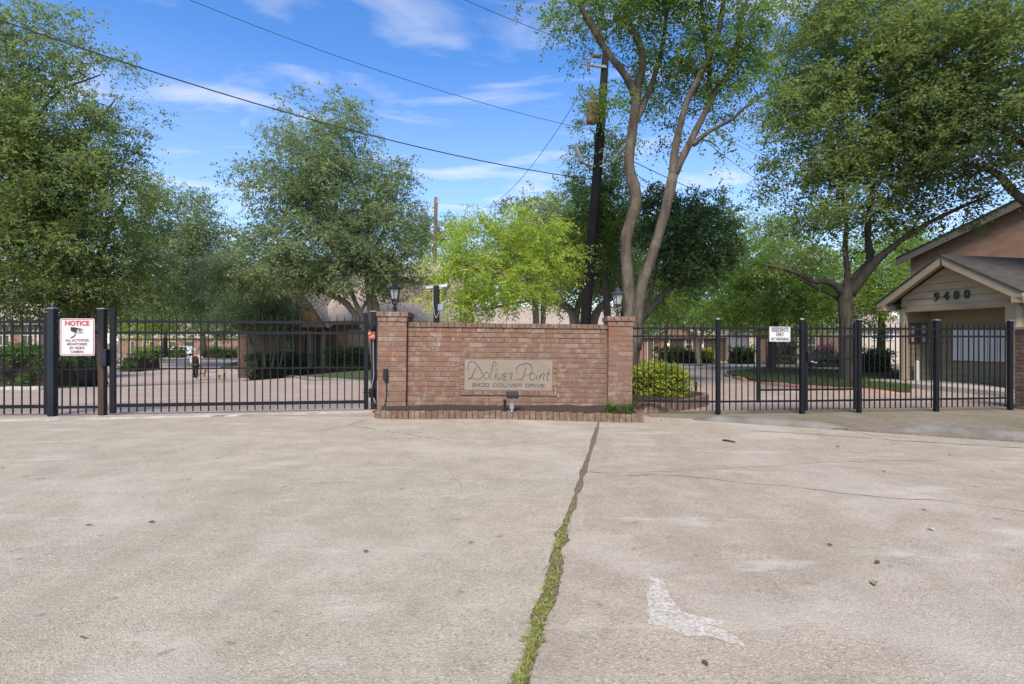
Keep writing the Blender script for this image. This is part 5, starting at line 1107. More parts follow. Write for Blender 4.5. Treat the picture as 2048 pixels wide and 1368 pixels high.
def tree(name, label, limbs, blobs, n, leafm, barkm, thin=0.022, cut=None, group=None, cat='tree', branch=True, **kw):
    """limbs: lists of (px, py, Y, radius in m); blobs: (px, py, Y, rx px, ry px, depth m[, density])"""
    root = Vector(at(*limbs[0][0][:3])); root.z = min(root.z, g(root.x, root.y))
    t = tag(empty(name, root), label, cat, group); ro = np.array(root)
    trunk = MB(); nodes, nr = [], []
    for L in limbs:
        P = [list(at(a[0], a[1], a[2])) + [a[3]] for a in L]; P = catmull(P, 5)
        trunk.tube([Vector(p[:3]) - root for p in P], [max(p[3], .008) * (1 + random.uniform(-.05, .05)) for p in P], 10, True, 0.05)
        for p in P: nodes.append(p[:3]); nr.append(p[3])
    trunk.build('trunk', barkm, t, smooth=True)
    C, O = sample_blobs(blobs, int(n * DENS))
    if cut is not None: k = cut(C); C, O = C[k], O[k]
    if branch:
        hi = max(p[2] for p in nodes); st = [i for i, p in enumerate(nodes) if p[2] > min(root.z + 1.6, hi - .5)]
        N = np.array([nodes[i] for i in st]); NR = np.array([nr[i] for i in st]); br = MB()
        order = np.argsort([np.min(np.linalg.norm(N - c, axis=1)) for c in C])
        Nb = [N]; Rb = [NR]
        allN, allR = N, NR
        for i in order:
            c = C[i]; dd = np.linalg.norm(allN - c, axis=1) + np.where(allN[:, 2] > c[2] + .3, .6, 0); k = int(np.argmin(dd)); a = allN[k]; r0 = min(allR[k] * .7, .012 + thin * min(dd[k], 3.0)); D = np.linalg.norm(c - a)
            if D < .05: continue
            m1 = a + (c - a) * .35 + rng.normal(size=3) * D * .08 + np.array([0, 0, D * .06]); m2 = a + (c - a) * .7 + rng.normal(size=3) * D * .07 + np.array([0, 0, D * .04])
            pts = [a, m1, m2, c]; rr = [r0, r0 * .75, r0 * .5, .004]
            br.tube([Vector(p) - root for p in pts], rr, 4 if r0 < .03 else 5, False)
            allN = np.vstack([allN, m1, m2, c]); allR = np.concatenate([allR, [r0 * .75, r0 * .5, max(r0 * .35, .008)]]); O[i] = nrm(O[i] * .6 + nrm(c - a))
        br.build('branches', barkm, t)['kind'] = 'stuff'
    kw['ll'] *= LSC; kw['lw'] *= LSC; kw['spread'] = kw.get('spread', .3) * .70; kw['n_tw'] = int(kw['n_tw'] * 1.4)
    leaf_mesh('crown', leafm, t, C, O, origin=ro, **kw)
    return t

# crape myrtle with its two grey-brown stems, right behind the wall
Ym = 11.6
tree('crape_myrtle', 'tall tree with two bare forked stems rising behind the right brick pillar',
     [[(1268, 790, Ym, 0.166), (1262, 660, Ym, 0.150), (1256, 560, Ym, 0.128), (1252, 480, Ym, 0.122), (1272, 400, Ym, 0.128), (1258, 330, Ym, 0.112), (1266, 250, Ym, 0.102), (1273, 190, Ym, 0.106)],
      [(1273, 195, Ym, 0.096), (1250, 150, Ym - .1, 0.077), (1215, 105, Ym - .2, 0.070), (1185, 55, Ym - .3, 0.064), (1160, 10, Ym - .4, 0.051), (1130, -60, Ym - .5, 0.032)],
      [(1273, 195, Ym, 0.096), (1285, 130, Ym + .1, 0.083), (1278, 85, Ym + .1, 0.077), (1255, 40, Ym + .1, 0.070), (1250, -30, Ym, 0.058), (1262, -130, Ym, 0.032)],
      [(1262, 262, Ym, .06), (1284, 215, Ym + .1, .075), (1310, 150, Ym + .3, .058), (1330, 60, Ym + .5, 0.045), (1335, -60, Ym + .6, 0.026)],
      [(1270, 700, Ym, 0.141), (1280, 590, Ym - .05, 0.115), (1305, 510, Ym - .1, 0.106), (1330, 425, Ym - .1, 0.109), (1346, 350, Ym - .1, 0.112)],
      [(1345, 355, Ym - .1, 0.096), (1352, 290, Ym - .1, 0.077), (1372, 210, Ym - .2, 0.067), (1400, 150, Ym - .2, 0.061), (1432, 80, Ym - .2, 0.058), (1446, 10, Ym - .3, 0.051), (1452, -90, Ym - .3, 0.032)],
      [(1347, 350, Ym - .1, 0.096), (1375, 295, Ym, 0.077), (1405, 235, Ym, 0.067), (1428, 190, Ym, 0.064), (1462, 140, Ym, 0.058), (1474, 95, Ym, 0.048), (1482, 40, Ym, 0.038), (1500, -20, Ym, 0.026)],
      [(1420, 200, Ym, 0.051), (1418, 130, Ym + .2, 0.051), (1408, 60, Ym + .3, 0.045), (1400, -40, Ym + .3, 0.032)],
      [(1385, 290, Ym, 0.058), (1420, 262, Ym - .1, 0.042), (1462, 240, Ym - .2, 0.035), (1490, 215, Ym - .2, 0.029), (1530, 190, Ym - .2, 0.019)]],
     [(1190, 20, Ym - .3, 95, 55, .9), (1270, -10, Ym, 90, 60, 1.1), (1340, 40, Ym + .3, 80, 110, 1.1), (1450, 40, Ym, 80, 80, 1.0), (1430, 130, Ym + .2, 90, 60, .8), (1330, 150, Ym + .4, 60, 70, .7), (1345, 250, Ym + .5, 60, 50, .5, .7), (1480, 200, Ym - .1, 70, 50, .6), (1220, 190, Ym - .1, 50, 40, .5, .7), (1510, 60, Ym, 40, 80, .6), (1300, -140, Ym, 220, 110, 1.8, .6), (1215, 270, Ym + .1, 30, 60, .3, .6), (1420, 290, Ym, 60, 25, .4, .5)],
     430, M['leaf_myrtle'], M['bark_myrtle'], n_tw=9, n_lf=12, tw=.46, ll=.062, lw=.034, spread=.16, droop=.55, dirs=.8)

# yellow-green tree behind the wall
Yl = 13.2
tree('ash_tree', 'bright yellow-green tree behind the middle of the brick wall',
     [[(1077, 790, Yl, .10), (1072, 640, Yl, .085), (1068, 590, Yl, .075), (1050, 540, Yl, .06), (1010, 490, Yl, .045), (960, 440, Yl, .03)], [(1080, 790, Yl, .08), (1086, 640, Yl + .1, .065), (1088, 590, Yl + .1, .06), (1095, 530, Yl, .05), (1090, 450, Yl, .03)], [(1060, 600, Yl, .045), (1010, 610, Yl - .2, .035), (950, 620, Yl - .4, .025), (900, 600, Yl - .4, .015)], [(1070, 580, Yl, .04), (1000, 545, Yl - .3, .035), (930, 530, Yl - .3, .02), (880, 510, Yl - .3, .01)]],
     [(960, 490, Yl, 75, 60, .9), (1050, 480, Yl, 70, 60, .9), (920, 570, Yl, 62, 52, .8), (1000, 560, Yl - .2, 90, 55, 1.0), (1090, 560, Yl, 55, 50, .8), (960, 612, Yl - .2, 70, 26, .7), (1120, 500, Yl, 35, 60, .6, .7), (905, 440, Yl, 26, 42, .4, .5), (975, 425, Yl, 18, 38, .3, .5), (870, 545, Yl, 30, 25, .4, .5), (868, 600, Yl - .2, 26, 20, .4, .5)],
     300, M['leaf_lime'], M['bark_pale'], n_tw=11, n_lf=9, tw=.34, ll=.078, lw=.026, spread=.17, droop=.35, flat=.6)

# big oak on the right inside the fence
Yo = 16.4
tree('street_oak', 'large spreading oak with a thick dark trunk behind the right iron fence',
     [[(1696, 780, Yo, 0.242), (1694, 720, Yo, 0.194), (1692, 650, Yo, 0.181), (1690, 600, Yo, 0.194), (1692, 575, Yo, 0.181)],
      [(1690, 590, Yo, 0.134), (1660, 565, Yo - .2, 0.087), (1625, 563, Yo - .5, 0.067), (1600, 550, Yo - .8, 0.060), (1575, 540, Yo - 1, 0.047), (1530, 530, Yo - 1.2, 0.034)],
      [(1690, 585, Yo, 0.127), (1695, 545, Yo, 0.087), (1690, 500, Yo, 0.074), (1692, 440, Yo, 0.067), (1680, 360, Yo, 0.053), (1660, 260, Yo - .2, 0.040), (1640, 150, Yo - .3, 0.020)],
      [(1698, 585, Yo, 0.148), (1720, 545, Yo + .1, 0.127), (1740, 520, Yo + .1, 0.114), (1735, 460, Yo + .1, 0.087), (1745, 380, Yo, 0.074), (1760, 280, Yo, 0.053), (1790, 150, Yo, 0.034)],
      [(1700, 590, Yo, 0.148), (1745, 530, Yo - .3, 0.127), (1790, 490, Yo - .6, 0.087), (1850, 450, Yo - .9, 0.067), (1910, 420, Yo - 1.2, 0.053), (1980, 390, Yo - 1.5, 0.034)],
      [(1690, 610, Yo, 0.081), (1665, 590, Yo + .3, 0.053), (1640, 580, Yo + .6, 0.040), (1600, 560, Yo + 1, 0.027)]],
     [(1620, 130, Yo, 90, 110, 2.0), (1720, 80, Yo, 130, 110, 2.4), (1620, 300, Yo - .5, 85, 80, 1.6), (1720, 240, Yo - .5, 110, 100, 2.2), (1840, 140, Yo - .8, 130, 130, 2.2), (1700, 380, Yo, 120, 60, 1.8), (1800, 330, Yo - .5, 110, 90, 1.8), (1900, 260, Yo - 1, 110, 110, 2.0), (1860, 410, Yo - .5, 90, 36, 1.2), (1620, 440, Yo - .6, 70, 50, 1.2), (1580, 210, Yo - .5, 45, 70, 1.0), (1700, 470, Yo + .4, 110, 36, 1.2, .6), (1950, 380, Yo - 1, 60, 25, .7, .6), (1800, -60, Yo, 220, 90, 2.6, .5), (1600, 480, Yo - .8, 60, 35, .9, .7), (1570, 525, Yo - 1.1, 60, 22, .7, .8), (1830, 445, Yo - .7, 90, 26, .8, .8)],
     900, M['leaf_oak'], M['bark_oak'], thin=.03, n_tw=11, n_lf=10, tw=.52, ll=.100, lw=.048, spread=.30, droop=.30, flat=.5)
tree('overhanging_oak', 'dark oak leaning in from beyond the top right corner over the gatehouse',
     [[(2330, 760, 13.5, .34), (2300, 620, 13.5, .28), (2230, 520, 13.5, .22), (2120, 440, 13.6, .15), (2040, 395, 13.8, .11), (1990, 345, 14, .085), (1930, 330, 14.2, .05)], [(2270, 560, 13.5, .22), (2200, 420, 13.4, .16), (2090, 310, 13.4, .12), (2010, 260, 13.4, .09), (1940, 215, 13.4, .05)], [(2290, 600, 13.5, .22), (2260, 380, 13.3, .16), (2200, 180, 13.2, .12), (2100, 60, 13, .08)]],
     [(2000, 130, 13.2, 110, 130, 1.6), (2100, 60, 13, 140, 150, 1.8), (1960, 250, 13.6, 100, 60, 1.2), (2060, 260, 13.2, 100, 90, 1.4), (1990, 350, 14, 60, 28, .8, .6), (2200, 230, 13, 140, 160, 2, .6), (1900, 60, 13.4, 90, 90, 1.4)],
     300, M['leaf_oak'], M['bark_oak'], thin=.03, n_tw=11, n_lf=10, tw=.50, ll=.092, lw=.044, spread=.26, droop=.3, flat=.5)

# left-hand oak that fills the corner
Ya = 17.5
tree('corner_oak', 'huge dense oak filling the left edge above the notice sign',
     [[(176, 770, Ya + 2, .30), (172, 690, Ya + 2, .25), (160, 640, Ya + 1.8, .22), (120, 600, Ya + 1.5, .18), (60, 540, Ya + 1, .14), (20, 430, Ya + .6, .11), (40, 280, Ya, .08), (60, 130, Ya, .05)], [(165, 655, Ya + 1.8, .18), (185, 560, Ya + 1.5, .13), (210, 480, Ya + 1, .09), (250, 400, Ya + 1, .05)], [(60, 540, Ya + 1, .10), (-40, 440, Ya, .09), (-120, 300, Ya, .06)], [(20, 420, Ya + .5, .08), (90, 330, Ya, .06), (170, 270, Ya, .04), (230, 200, Ya, .02)], [(40, 290, Ya, .06), (110, 190, Ya, .04), (200, 150, Ya, .02)], [(120, 600, Ya + 1.5, .11), (60, 600, Ya + .5, .08), (0, 560, Ya, .05)]],
     [(90, 90, Ya, 90, 80, 1.6, .6), (190, 130, Ya, 75, 38, 1.0, .5), (190, 240, Ya, 80, 60, 1.2, .6), (110, 270, Ya, 120, 90, 2.0), (40, 360, Ya, 130, 110, 2.2), (170, 390, Ya + .3, 120, 100, 2.0), (60, 480, Ya, 130, 100, 2.2), (190, 500, Ya + .6, 120, 80, 2.0), (90, 570, Ya + .5, 150, 52, 1.8), (220, 580, Ya + 1, 90, 40, 1.5), (-90, 300, Ya, 140, 260, 2.6, .5), (30, 180, Ya, 70, 80, 1.6), (40, 30, Ya, 60, 60, 1.4, .5), (235, 330, Ya, 30, 30, .8, .6), (40, 610, Ya + 1, 110, 26, 1.4), (170, 615, Ya + 2, 90, 24, 1.2)],
     1250, M['leaf_oak'], M['bark_oak'], thin=.028, n_tw=11, n_lf=10, tw=.55, ll=.098, lw=.046, spread=.30, droop=.3, flat=.5)

# live oak in the middle distance
Yv = 24.0
tree('live_oak', 'broad grey-green live oak with leaning pale stems left of the brick wall',
     [[(752, 745, Yv, 0.224), (748, 700, Yv, 0.198), (738, 670, Yv, 0.172), (712, 632, Yv, 0.145), (690, 605, Yv, 0.132), (662, 590, Yv - .3, 0.112), (630, 575, Yv - .6, 0.086), (590, 560, Yv - 1, 0.059), (540, 565, Yv - 1.5, 0.040)], [(735, 665, Yv, 0.132), (722, 630, Yv, 0.112), (705, 590, Yv, 0.092), (690, 540, Yv, 0.079), (650, 480, Yv, 0.066), (600, 420, Yv, 0.046), (560, 350, Yv, 0.026)], [(752, 720, Yv, 0.172), (746, 650, Yv, 0.145), (738, 600, Yv, 0.132), (733, 540, Yv, 0.106), (738, 470, Yv, 0.079), (720, 400, Yv, 0.066), (690, 330, Yv, 0.046), (680, 240, Yv, 0.026)], [(752, 720, Yv, 0.145), (756, 640, Yv, 0.132), (748, 595, Yv, 0.119), (735, 560, Yv + .2, 0.099), (760, 480, Yv + .4, 0.066), (790, 400, Yv + .6, 0.040), (800, 330, Yv + .6, 0.020)], [(720, 625, Yv, 0.079), (735, 600, Yv, 0.066), (770, 540, Yv - .4, 0.053), (820, 500, Yv - .6, 0.033)]],
     [(640, 300, Yv, 90, 70, 2.2, .75), (690, 255, Yv, 60, 50, 1.4, .6), (570, 380, Yv, 90, 55, 2.0, .8), (690, 390, Yv, 110, 80, 2.6), (780, 370, Yv, 45, 45, 1.2, .6), (540, 480, Yv, 80, 40, 1.8, .7), (640, 490, Yv - .5, 110, 60, 2.4), (760, 480, Yv, 80, 70, 2.0), (560, 545, Yv - 1, 120, 38, 2.0), (700, 560, Yv - .5, 100, 36, 1.8), (800, 545, Yv, 60, 48, 1.6), (480, 520, Yv - 1, 60, 26, 1.2, .6), (470, 560, Yv - 1, 70, 35, 1.5), (610, 215, Yv, 30, 22, .8, .5), (815, 410, Yv, 22, 60, .8, .4), (675, 205, Yv, 16, 30, .5, .4), (800, 330, Yv, 20, 30, .6, .4)],
     900, M['leaf_live'], M['bark_live'], thin=.028, n_tw=11, n_lf=9, tw=.55, ll=.115, lw=.056, spread=.34, droop=.35, flat=.55)

GB_ = 'trees in the grounds behind the fences'
Yb = 44.0
tree('shade_tree', 'tall green tree between the corner oak and the live oak', [[(408, 712, 60, .3), (405, 660, 60, .25), (395, 600, 58, .2), (380, 500, 56, .14), (350, 420, 55, .08)], [(405, 670, 60, .2), (430, 630, 60, .14), (440, 560, 58, .1)]],
     [(330, 430, Yb, 55, 55, 2.5), (390, 440, Yb, 50, 45, 2.2, .7), (330, 520, Yb, 80, 60, 3), (420, 510, Yb, 60, 50, 2.5), (300, 370, Yb, 35, 30, 1.6, .5), (390, 400, Yb, 40, 22, 1.2, .5), (360, 590, Yb + 4, 110, 45, 3)], 480, M['leaf_live'], M['bark_oak'], group=GB_, thin=.03, n_tw=10, n_lf=8, tw=.9, ll=.20, lw=.10, spread=.5, droop=.3)
tree('shade_tree', 'sunlit fresh green tree low behind the wide gate', [[(330, 715, 66, .25), (332, 660, 66, .2), (340, 600, 66, .12)]], [(300, 610, 62, 70, 45, 3), (400, 600, 64, 90, 45, 3), (480, 590, 62, 60, 50, 3), (250, 620, 62, 50, 40, 3), (270, 650, 55, 50, 22, 2.5), (350, 648, 55, 60, 20, 2.5), (440, 645, 55, 60, 24, 2.5)], 440, M['leaf_fresh'], M['bark_oak'], group=GB_, n_tw=10, n_lf=8, tw=.95, ll=.24, lw=.12, spread=.55)
Yc = 20.0
tree('low_live_oak', 'dark low-branched live oak behind the yellow-green tree and the utility pole', [[(1152, 770, Yc, .24), (1150, 650, Yc, .20), (1140, 620, Yc, .15), (1118, 606, Yc, .11), (1085, 600, Yc, .08)], [(1150, 660, Yc, .15), (1155, 615, Yc, .12), (1165, 570, Yc, .10), (1150, 500, Yc, .06)], [(1180, 770, Yc + .4, .2), (1186, 650, Yc + .4, .17), (1205, 610, Yc + .4, .13), (1240, 580, Yc, .09), (1260, 540, Yc, .06)]],
     [(1040, 440, Yc + 1, 70, 36, 1.8, .6), (1120, 450, Yc + 1, 70, 50, 2), (1160, 520, Yc, 60, 60, 1.8), (1080, 520, Yc + 1, 90, 60, 2), (1230, 480, Yc, 45, 70, 1.6), (1150, 590, Yc, 70, 22, 1.4, .8), (1240, 570, Yc, 50, 35, 1.4)], 330, M['leaf_live'], M['bark_live'], n_tw=10, n_lf=9, tw=.5, ll=.115, lw=.052, spread=.28, group=GB_)
tree('pole_side_tree', 'narrow tall green tree climbing around the utility pole', [[(1215, 780, 17.3, .14), (1215, 640, 17.3, .12), (1205, 500, 17.3, .10), (1195, 380, 17.2, .07), (1190, 270, 17, .04)]],
     [(1180, 400, 17.2, 38, 60, .9), (1225, 400, 17.2, 35, 70, .9), (1160, 330, 17, 22, 50, .6, .6), (1225, 300, 17, 28, 60, .7, .7), (1175, 260, 17, 22, 40, .5, .5), (1200, 480, 17.3, 55, 50, 1), (1195, 200, 15.5, 26, 22, .5, .9), (1240, 230, 17, 20, 40, .5, .5), (1150, 470, 17.3, 30, 40, .7)], 260, M['leaf_myrtle'], M['bark_oak'], n_tw=10, n_lf=9, tw=.36, ll=.078, lw=.036, spread=.18, droop=.5, group=GB_)
Yd = 15.5
tree('dark_leaning_tree', 'nearly black leafy tree leaning right behind the two bare stems', [[(1268, 780, Yd, .14), (1275, 660, Yd, .12), (1300, 620, Yd, .10), (1340, 575, Yd, .085), (1385, 530, Yd, .06), (1430, 480, Yd, .03)], [(1290, 635, Yd, .08), (1305, 570, Yd, .06), (1320, 500, Yd, .04)]],
     [(1340, 470, Yd, 60, 50, 1.0), (1400, 470, Yd, 55, 50, 1.0), (1440, 500, Yd, 35, 28, .7, .8), (1370, 540, Yd, 55, 35, .9), (1440, 430, Yd, 30, 40, .6, .5), (1360, 420, Yd, 50, 35, .8, .6), (1310, 420, Yd, 40, 40, .7, .6), (1452, 505, Yd - .2, 24, 22, .5)], 300, M['leaf_dark'], M['bark_oak'], n_tw=11, n_lf=10, tw=.34, ll=.078, lw=.040, spread=.2, group=GB_)
tree('background_tree', 'bright green tree filling the gap under the dark leaning tree', [[(1240, 740, 24, .16), (1245, 640, 24, .13), (1260, 560, 24, .08)]], [(1200, 470, 24, 60, 60, 2), (1290, 520, 24, 60, 80, 2), (1240, 560, 24, 70, 40, 2), (1310, 590, 24, 70, 35, 2), (1130, 420, 24, 40, 40, 1.4, .5)], 260, M['leaf_fresh'], M['bark_oak'], n_tw=10, n_lf=8, tw=.55, ll=.13, lw=.06, spread=.34, group=GB_)
tree('background_tree', 'bluish green crape myrtle with slanting stem seen above the right fence', [[(1400, 735, 34, .16), (1394, 690, 34, .14), (1388, 655, 34, .12), (1372, 630, 34, .09), (1350, 600, 34, .06)], [(1398, 700, 34, .12), (1408, 650, 34, .1), (1420, 610, 34, .06)]], [(1360, 610, 34, 55, 28, 1.8), (1420, 590, 34, 45, 40, 1.8), (1340, 590, 34, 40, 30, 1.6), (1400, 550, 34, 50, 40, 1.8)], 170, M['leaf_blue'], M['bark_pale'], n_tw=10, n_lf=8, tw=.6, ll=.15, lw=.065, spread=.36, group=GB_)
tree('background_tree', 'sunlit green tree above the residents only sign', [[(1543, 742, 27, .22), (1544, 690, 27, .20), (1548, 640, 27, .17), (1540, 590, 27, .12), (1520, 530, 27, .08)], [(1547, 650, 27, .13), (1580, 590, 27, .1), (1610, 550, 27, .06)]], [(1480, 600, 26, 60, 40, 1.8), (1560, 590, 26.5, 75, 45, 2), (1500, 540, 26.5, 70, 45, 2), (1440, 625, 26, 40, 22, 1.2), (1620, 600, 27, 60, 35, 1.8), (1590, 530, 27, 60, 40, 2), (1540, 470, 28, 60, 40, 1.8, .7), (1470, 480, 29, 30, 50, 1.2, .6)], 420, M['leaf_fresh'], M['bark_oak'], n_tw=10, n_lf=9, tw=.55, ll=.125, lw=.058, spread=.32, group=GB_)
tree('background_tree', 'green tree behind the thick oak trunk and beside the gatehouse', [[(1760, 745, 30, .2), (1762, 660, 30, .17), (1765, 590, 30, .1)]], [(1750, 600, 29, 60, 45, 2), (1690, 615, 30, 60, 28, 2), (1780, 560, 29, 60, 50, 2), (1830, 490, 30, 50, 32, 1.6), (1760, 500, 31, 70, 40, 2, .7), (1650, 560, 30, 60, 40, 2)], 300, M['leaf_fresh'], M['bark_oak'], n_tw=10, n_lf=8, tw=.6, ll=.14, lw=.065, spread=.38, group=GB_)
tree('background_tree', 'pale hazy green tree low behind the first right fence bay', [[(1330, 735, 42, .14), (1332, 680, 42, .12), (1335, 640, 42, .08)]], [(1290, 640, 42, 40, 24, 2), (1350, 625, 42, 50, 24, 2), (1440, 640, 40, 50, 22, 2), (1500, 645, 40, 50, 20, 2), (1600, 645, 40, 60, 20, 2)], 240, M['leaf_fresh'], M['bark_oak'], n_tw=10, n_lf=8, tw=.65, ll=.18, lw=.085, spread=.42, group=GB_)
tree('pine_tree', 'far small pine crown left of the distant brown pole', [[(842, 720, 70, .3), (842, 560, 70, .25), (843, 450, 70, .12)]], [(840, 450, 70, 28, 18, 2), (850, 480, 70, 30, 18, 2), (825, 475, 70, 20, 14, 1.5), (895, 470, 72, 22, 26, 2, .7)], 80, M['leaf_oak'], M['bark_oak'], n_tw=9, n_lf=8, tw=.9, ll=.28, lw=.12, spread=.5, group=GB_)
tree('weeping_shrub', 'feathery light-tipped shrub tree in front of the townhouse wing', [[(530, 735, 27, .06), (528, 690, 27, .05), (520, 640, 27, .04), (500, 600, 27, .02)], [(545, 735, 27, .06), (552, 680, 27, .05), (556, 620, 27, .03)], [(515, 735, 27, .05), (505, 690, 27, .04), (490, 640, 27, .02)], [(560, 735, 27, .05), (568, 690, 27, .04), (572, 640, 27, .02)]], [(510, 610, 27, 60, 40, 1.4), (560, 620, 27, 45, 40, 1.3), (470, 625, 27, 35, 28, 1.0, .8), (530, 655, 27, 50, 18, 1.2, .6), (470, 590, 27, 35, 20, .9, .8)], 220, M['leaf_live'], M['bark_pale'], n_tw=10, n_lf=9, tw=.55, ll=.125, lw=.045, spread=.26, droop=.8, group=GB_)

# the wood that closes the view: one mass
C, O = sample_blobs([(x, y, 118, 130, h, 6) for x, y, h in ((-60, 600, 90), (150, 610, 80), (330, 620, 62), (520, 600, 80), (700, 600, 70), (880, 560, 75), (1040, 570, 70), (1200, 590, 70), (1380, 560, 70), (1560, 560, 85), (1740, 570, 90), (1900, 580, 90), (2080, 560, 100), (2250, 560, 100))], 900)
tag(leaf_mesh('treeline', M['leaf_live'], None, C, O, n_tw=9, n_lf=8, tw=2.2, ll=.75, lw=.36, spread=1.4), 'far tree belt closing the view behind the houses', 'trees', kind='stuff')

# ------------------------------------------------------------------ beds, lawns, hedges, shrubs
def hedge(label, x0, x1, Y, depth, h, mat='leaf_hedge', name='hedge', cat='hedge', top=None, n=None, ll=.09, round_=0.0, group=None, rz=0.0):
    X0, X1 = (x0 - CX) * Y / F, (x1 - CX) * Y / F; zb = g((X0 + X1) / 2, Y); w = X1 - X0; n = n or int(60 * (w * h + depth * w) / (ll / .09) ** 2 / 4) + 12
    t = tag(empty(name, ((X0 + X1) / 2, Y, zb)), label, cat, group)
    MB().box((0, depth / 2, h * .42), (w * .86, depth * .8, h * .8), 0, .85).build('stems', M['mulch'], t)
    u = rng.random((n, 3)); P = np.stack([(u[:, 0] - .5) * w, u[:, 1] * depth, u[:, 2] * h * .96 + .04], 1)
    f = rng.integers(0, 3, n); P[f == 0, 1] = 0; P[f == 1, 2] = h * (1 - .12 * rng.random((f == 1).sum())); 
    if round_: P[:, 2] *= np.sqrt(np.clip(1 - round_ * (2 * P[:, 0] / w) ** 2, .05, 1)); P[:, 1] += depth * .4 * round_ * (2 * P[:, 0] / w) ** 2
    O_ = np.stack([P[:, 0] / w, P[:, 1] / depth - .8, .6 + 0 * P[:, 0]], 1)
    leaf_mesh('foliage', M[mat], t, P, O_, n_tw=8, n_lf=7, tw=ll * 2.6, ll=ll, lw=ll * .5, spread=ll * 1.2, droop=.2); return t
# left bed: dark bush, yellow plant, pale kerb
def world_poly(pts): return [tuple(gp(*p))[:2] for p in pts]
patch('planting_bed', world_poly([(-240, 782), (0, 779), (80, 778), (132, 770), (150, 764), (118, 752), (60, 742), (-60, 738), (-260, 736)]), 0.10, M['mulch'], 1.0, 0.1)
ridge([(-240, 783), (0, 780), (60, 780), (98, 777), (140, 768), (158, 764)], 0.10, 0.10, 'kerb', M['kerb_pale'])
patch('lawn', world_poly([(118, 750), (210, 752), (215, 744), (120, 741)]), 0.08, M['grass_ground'], 1.0, .1)
ridge([(126, 752), (160, 756), (215, 757)], 0.10, 0.09, 'kerb', M['kerb_pale'])
hedge('dark rounded bush in the left bed behind the edge fence', -70, 92, 16.2, 1.6, 1.25, name='bush', cat='bush', round_=.6, ll=.075)
hedge('yellow-leaved small plant under the notice sign', 128, 188, 19.5, .9, .75, 'leaf_mixed', 'bush', 'bush', round_=.5, ll=.09)
hedge('clipped dark hedge block left of the far drive', 236, 268, 40, 2, 1.25, ll=.13)
hedge('loose green shrub beside the clipped hedge block on the far drive', 262, 292, 42, 2, 1.8, 'leaf_fresh', 'bush', 'bush', round_=.6, ll=.15)
hedge('low clipped hedge in front of the parked white car', 300, 362, 75, 2, 1.35, 'leaf_hedge', ll=.2)
hedge('low hedge on the far side right of the walking person', 398, 470, 74, 2, 1.3, 'leaf_hedge', ll=.2)
hedge('tall dark hedge beside the townhouse wing', 492, 604, 27.6, 1.3, 1.25, ll=.10)
hedge('leafy hedge below the townhouse window right of the porch', 652, 752, 26.0, 1.1, 1.05, 'leaf_hedge', ll=.10)
patch('lawn', world_poly([(440, 735), (500, 742), (540, 748), (580, 756), (640, 760), (760, 761), (790, 745), (600, 733), (480, 722)]), 0.07, M['grass_ground'], 1.0, .1)
ridge([(520, 746), (560, 752), (600, 757), (660, 761), (765, 762)], 0.10, 0.09, 'kerb', M['kerb'])
# right: raised brick-edged bed with a variegated shrub
pe = tag(empty('curved_planter_edging', (2.9, 9.8, 0)), 'curved row of stained upright bricks round the shrub bed behind the right fence', 'edging')
cv = [(2.16, 9.50), (2.28, 9.42), (2.5, 9.42), (2.84, 9.62), (3.35, 10.1), (3.80, 10.62), (3.98, 11.1), (3.92, 11.7), (3.6, 12.3), (3.0, 12.8)]
edge_run(pe, cv, 0.20, 0.10, 9.8, ox=2.9)
patch('planting_bed', [(p[0] - .06, p[1] + .1) for p in cv] + [(2.0, 12.8), (-2.0, 12.5), (-2.0, 9.7), (2.14, 9.7)], 0.17, M['mulch'], 0.6, .17)
hedge('yellow-green shrub with reddish tips in the curved bed by the right brick pillar', 1268, 1376, 10.9, 1.2, .72, 'leaf_mixed', 'shrub', 'shrub', round_=.35, ll=.062, n=240)
MB_ = MB()
tag(MB().tube([gp(1392, 792) + Vector((0, 0, .1)), gp(1393, 792) + Vector((0, 0, .32))], .022, 8).build('sprinkler_head', M['metal']), 'small dark sprinkler riser in the curved bed', 'sprinkler')
# island lawn with a partly red kerb
isl = world_poly([(1452, 750), (1470, 755), (1500, 762), (1560, 770), (1640, 777), (1740, 783), (1820, 786), (1830, 756), (1700, 744), (1560, 741), (1490, 744), (1456, 747)])
patch('lawn', isl, 0.09, M['grass_ground'], 1.0, .1)
ridge([(1451, 749), (1454, 753), (1466, 756)], .09, .11, 'kerb', M['kerb'])
ridge([(1466, 756), (1480, 760), (1496, 764)], .09, .11, 'kerb', M['kerb_red'])
ridge([(1496, 764), (1560, 773), (1640, 780), (1740, 786), (1830, 790)], .09, .11, 'kerb', simple('kerb_worn_red', (0.36, 0.24, 0.19), (0.30, 0.14, 0.10), 3, .9))
patch('planting_bed', world_poly([(1520, 746), (1560, 748), (1590, 745), (1575, 742), (1535, 742)]), 0.13, M['mulch'], .8, .1)
hedge('long clipped hedge under the row house windows', 1318, 1402, 44, 1.6, 1.15, ll=.14)
hedge('yellow flowering bush beside the row house porch', 1408, 1432, 44, 1.4, 1.1, 'leaf_yellow', 'bush', 'bush', round_=.4, ll=.12)
hedge('square clipped hedge right of the row house door', 1466, 1516, 43, 1.6, 1.2, ll=.14)
hedge('leafy shrub row behind the residents only sign', 1548, 1598, 40, 1.6, 1.5, 'leaf_hedge', ll=.15, round_=.3)
hedge('pink flowering bush seen through the pedestrian gate', 1640, 1676, 34, 1.2, 1.25, 'leaf_pink', 'bush', 'bush', round_=.5, ll=.12)
hedge('pale green ground shrub below the pink flowering bush', 1620, 1690, 31, 1.0, .7, 'leaf_live', 'bush', 'bush', round_=.3, ll=.10)
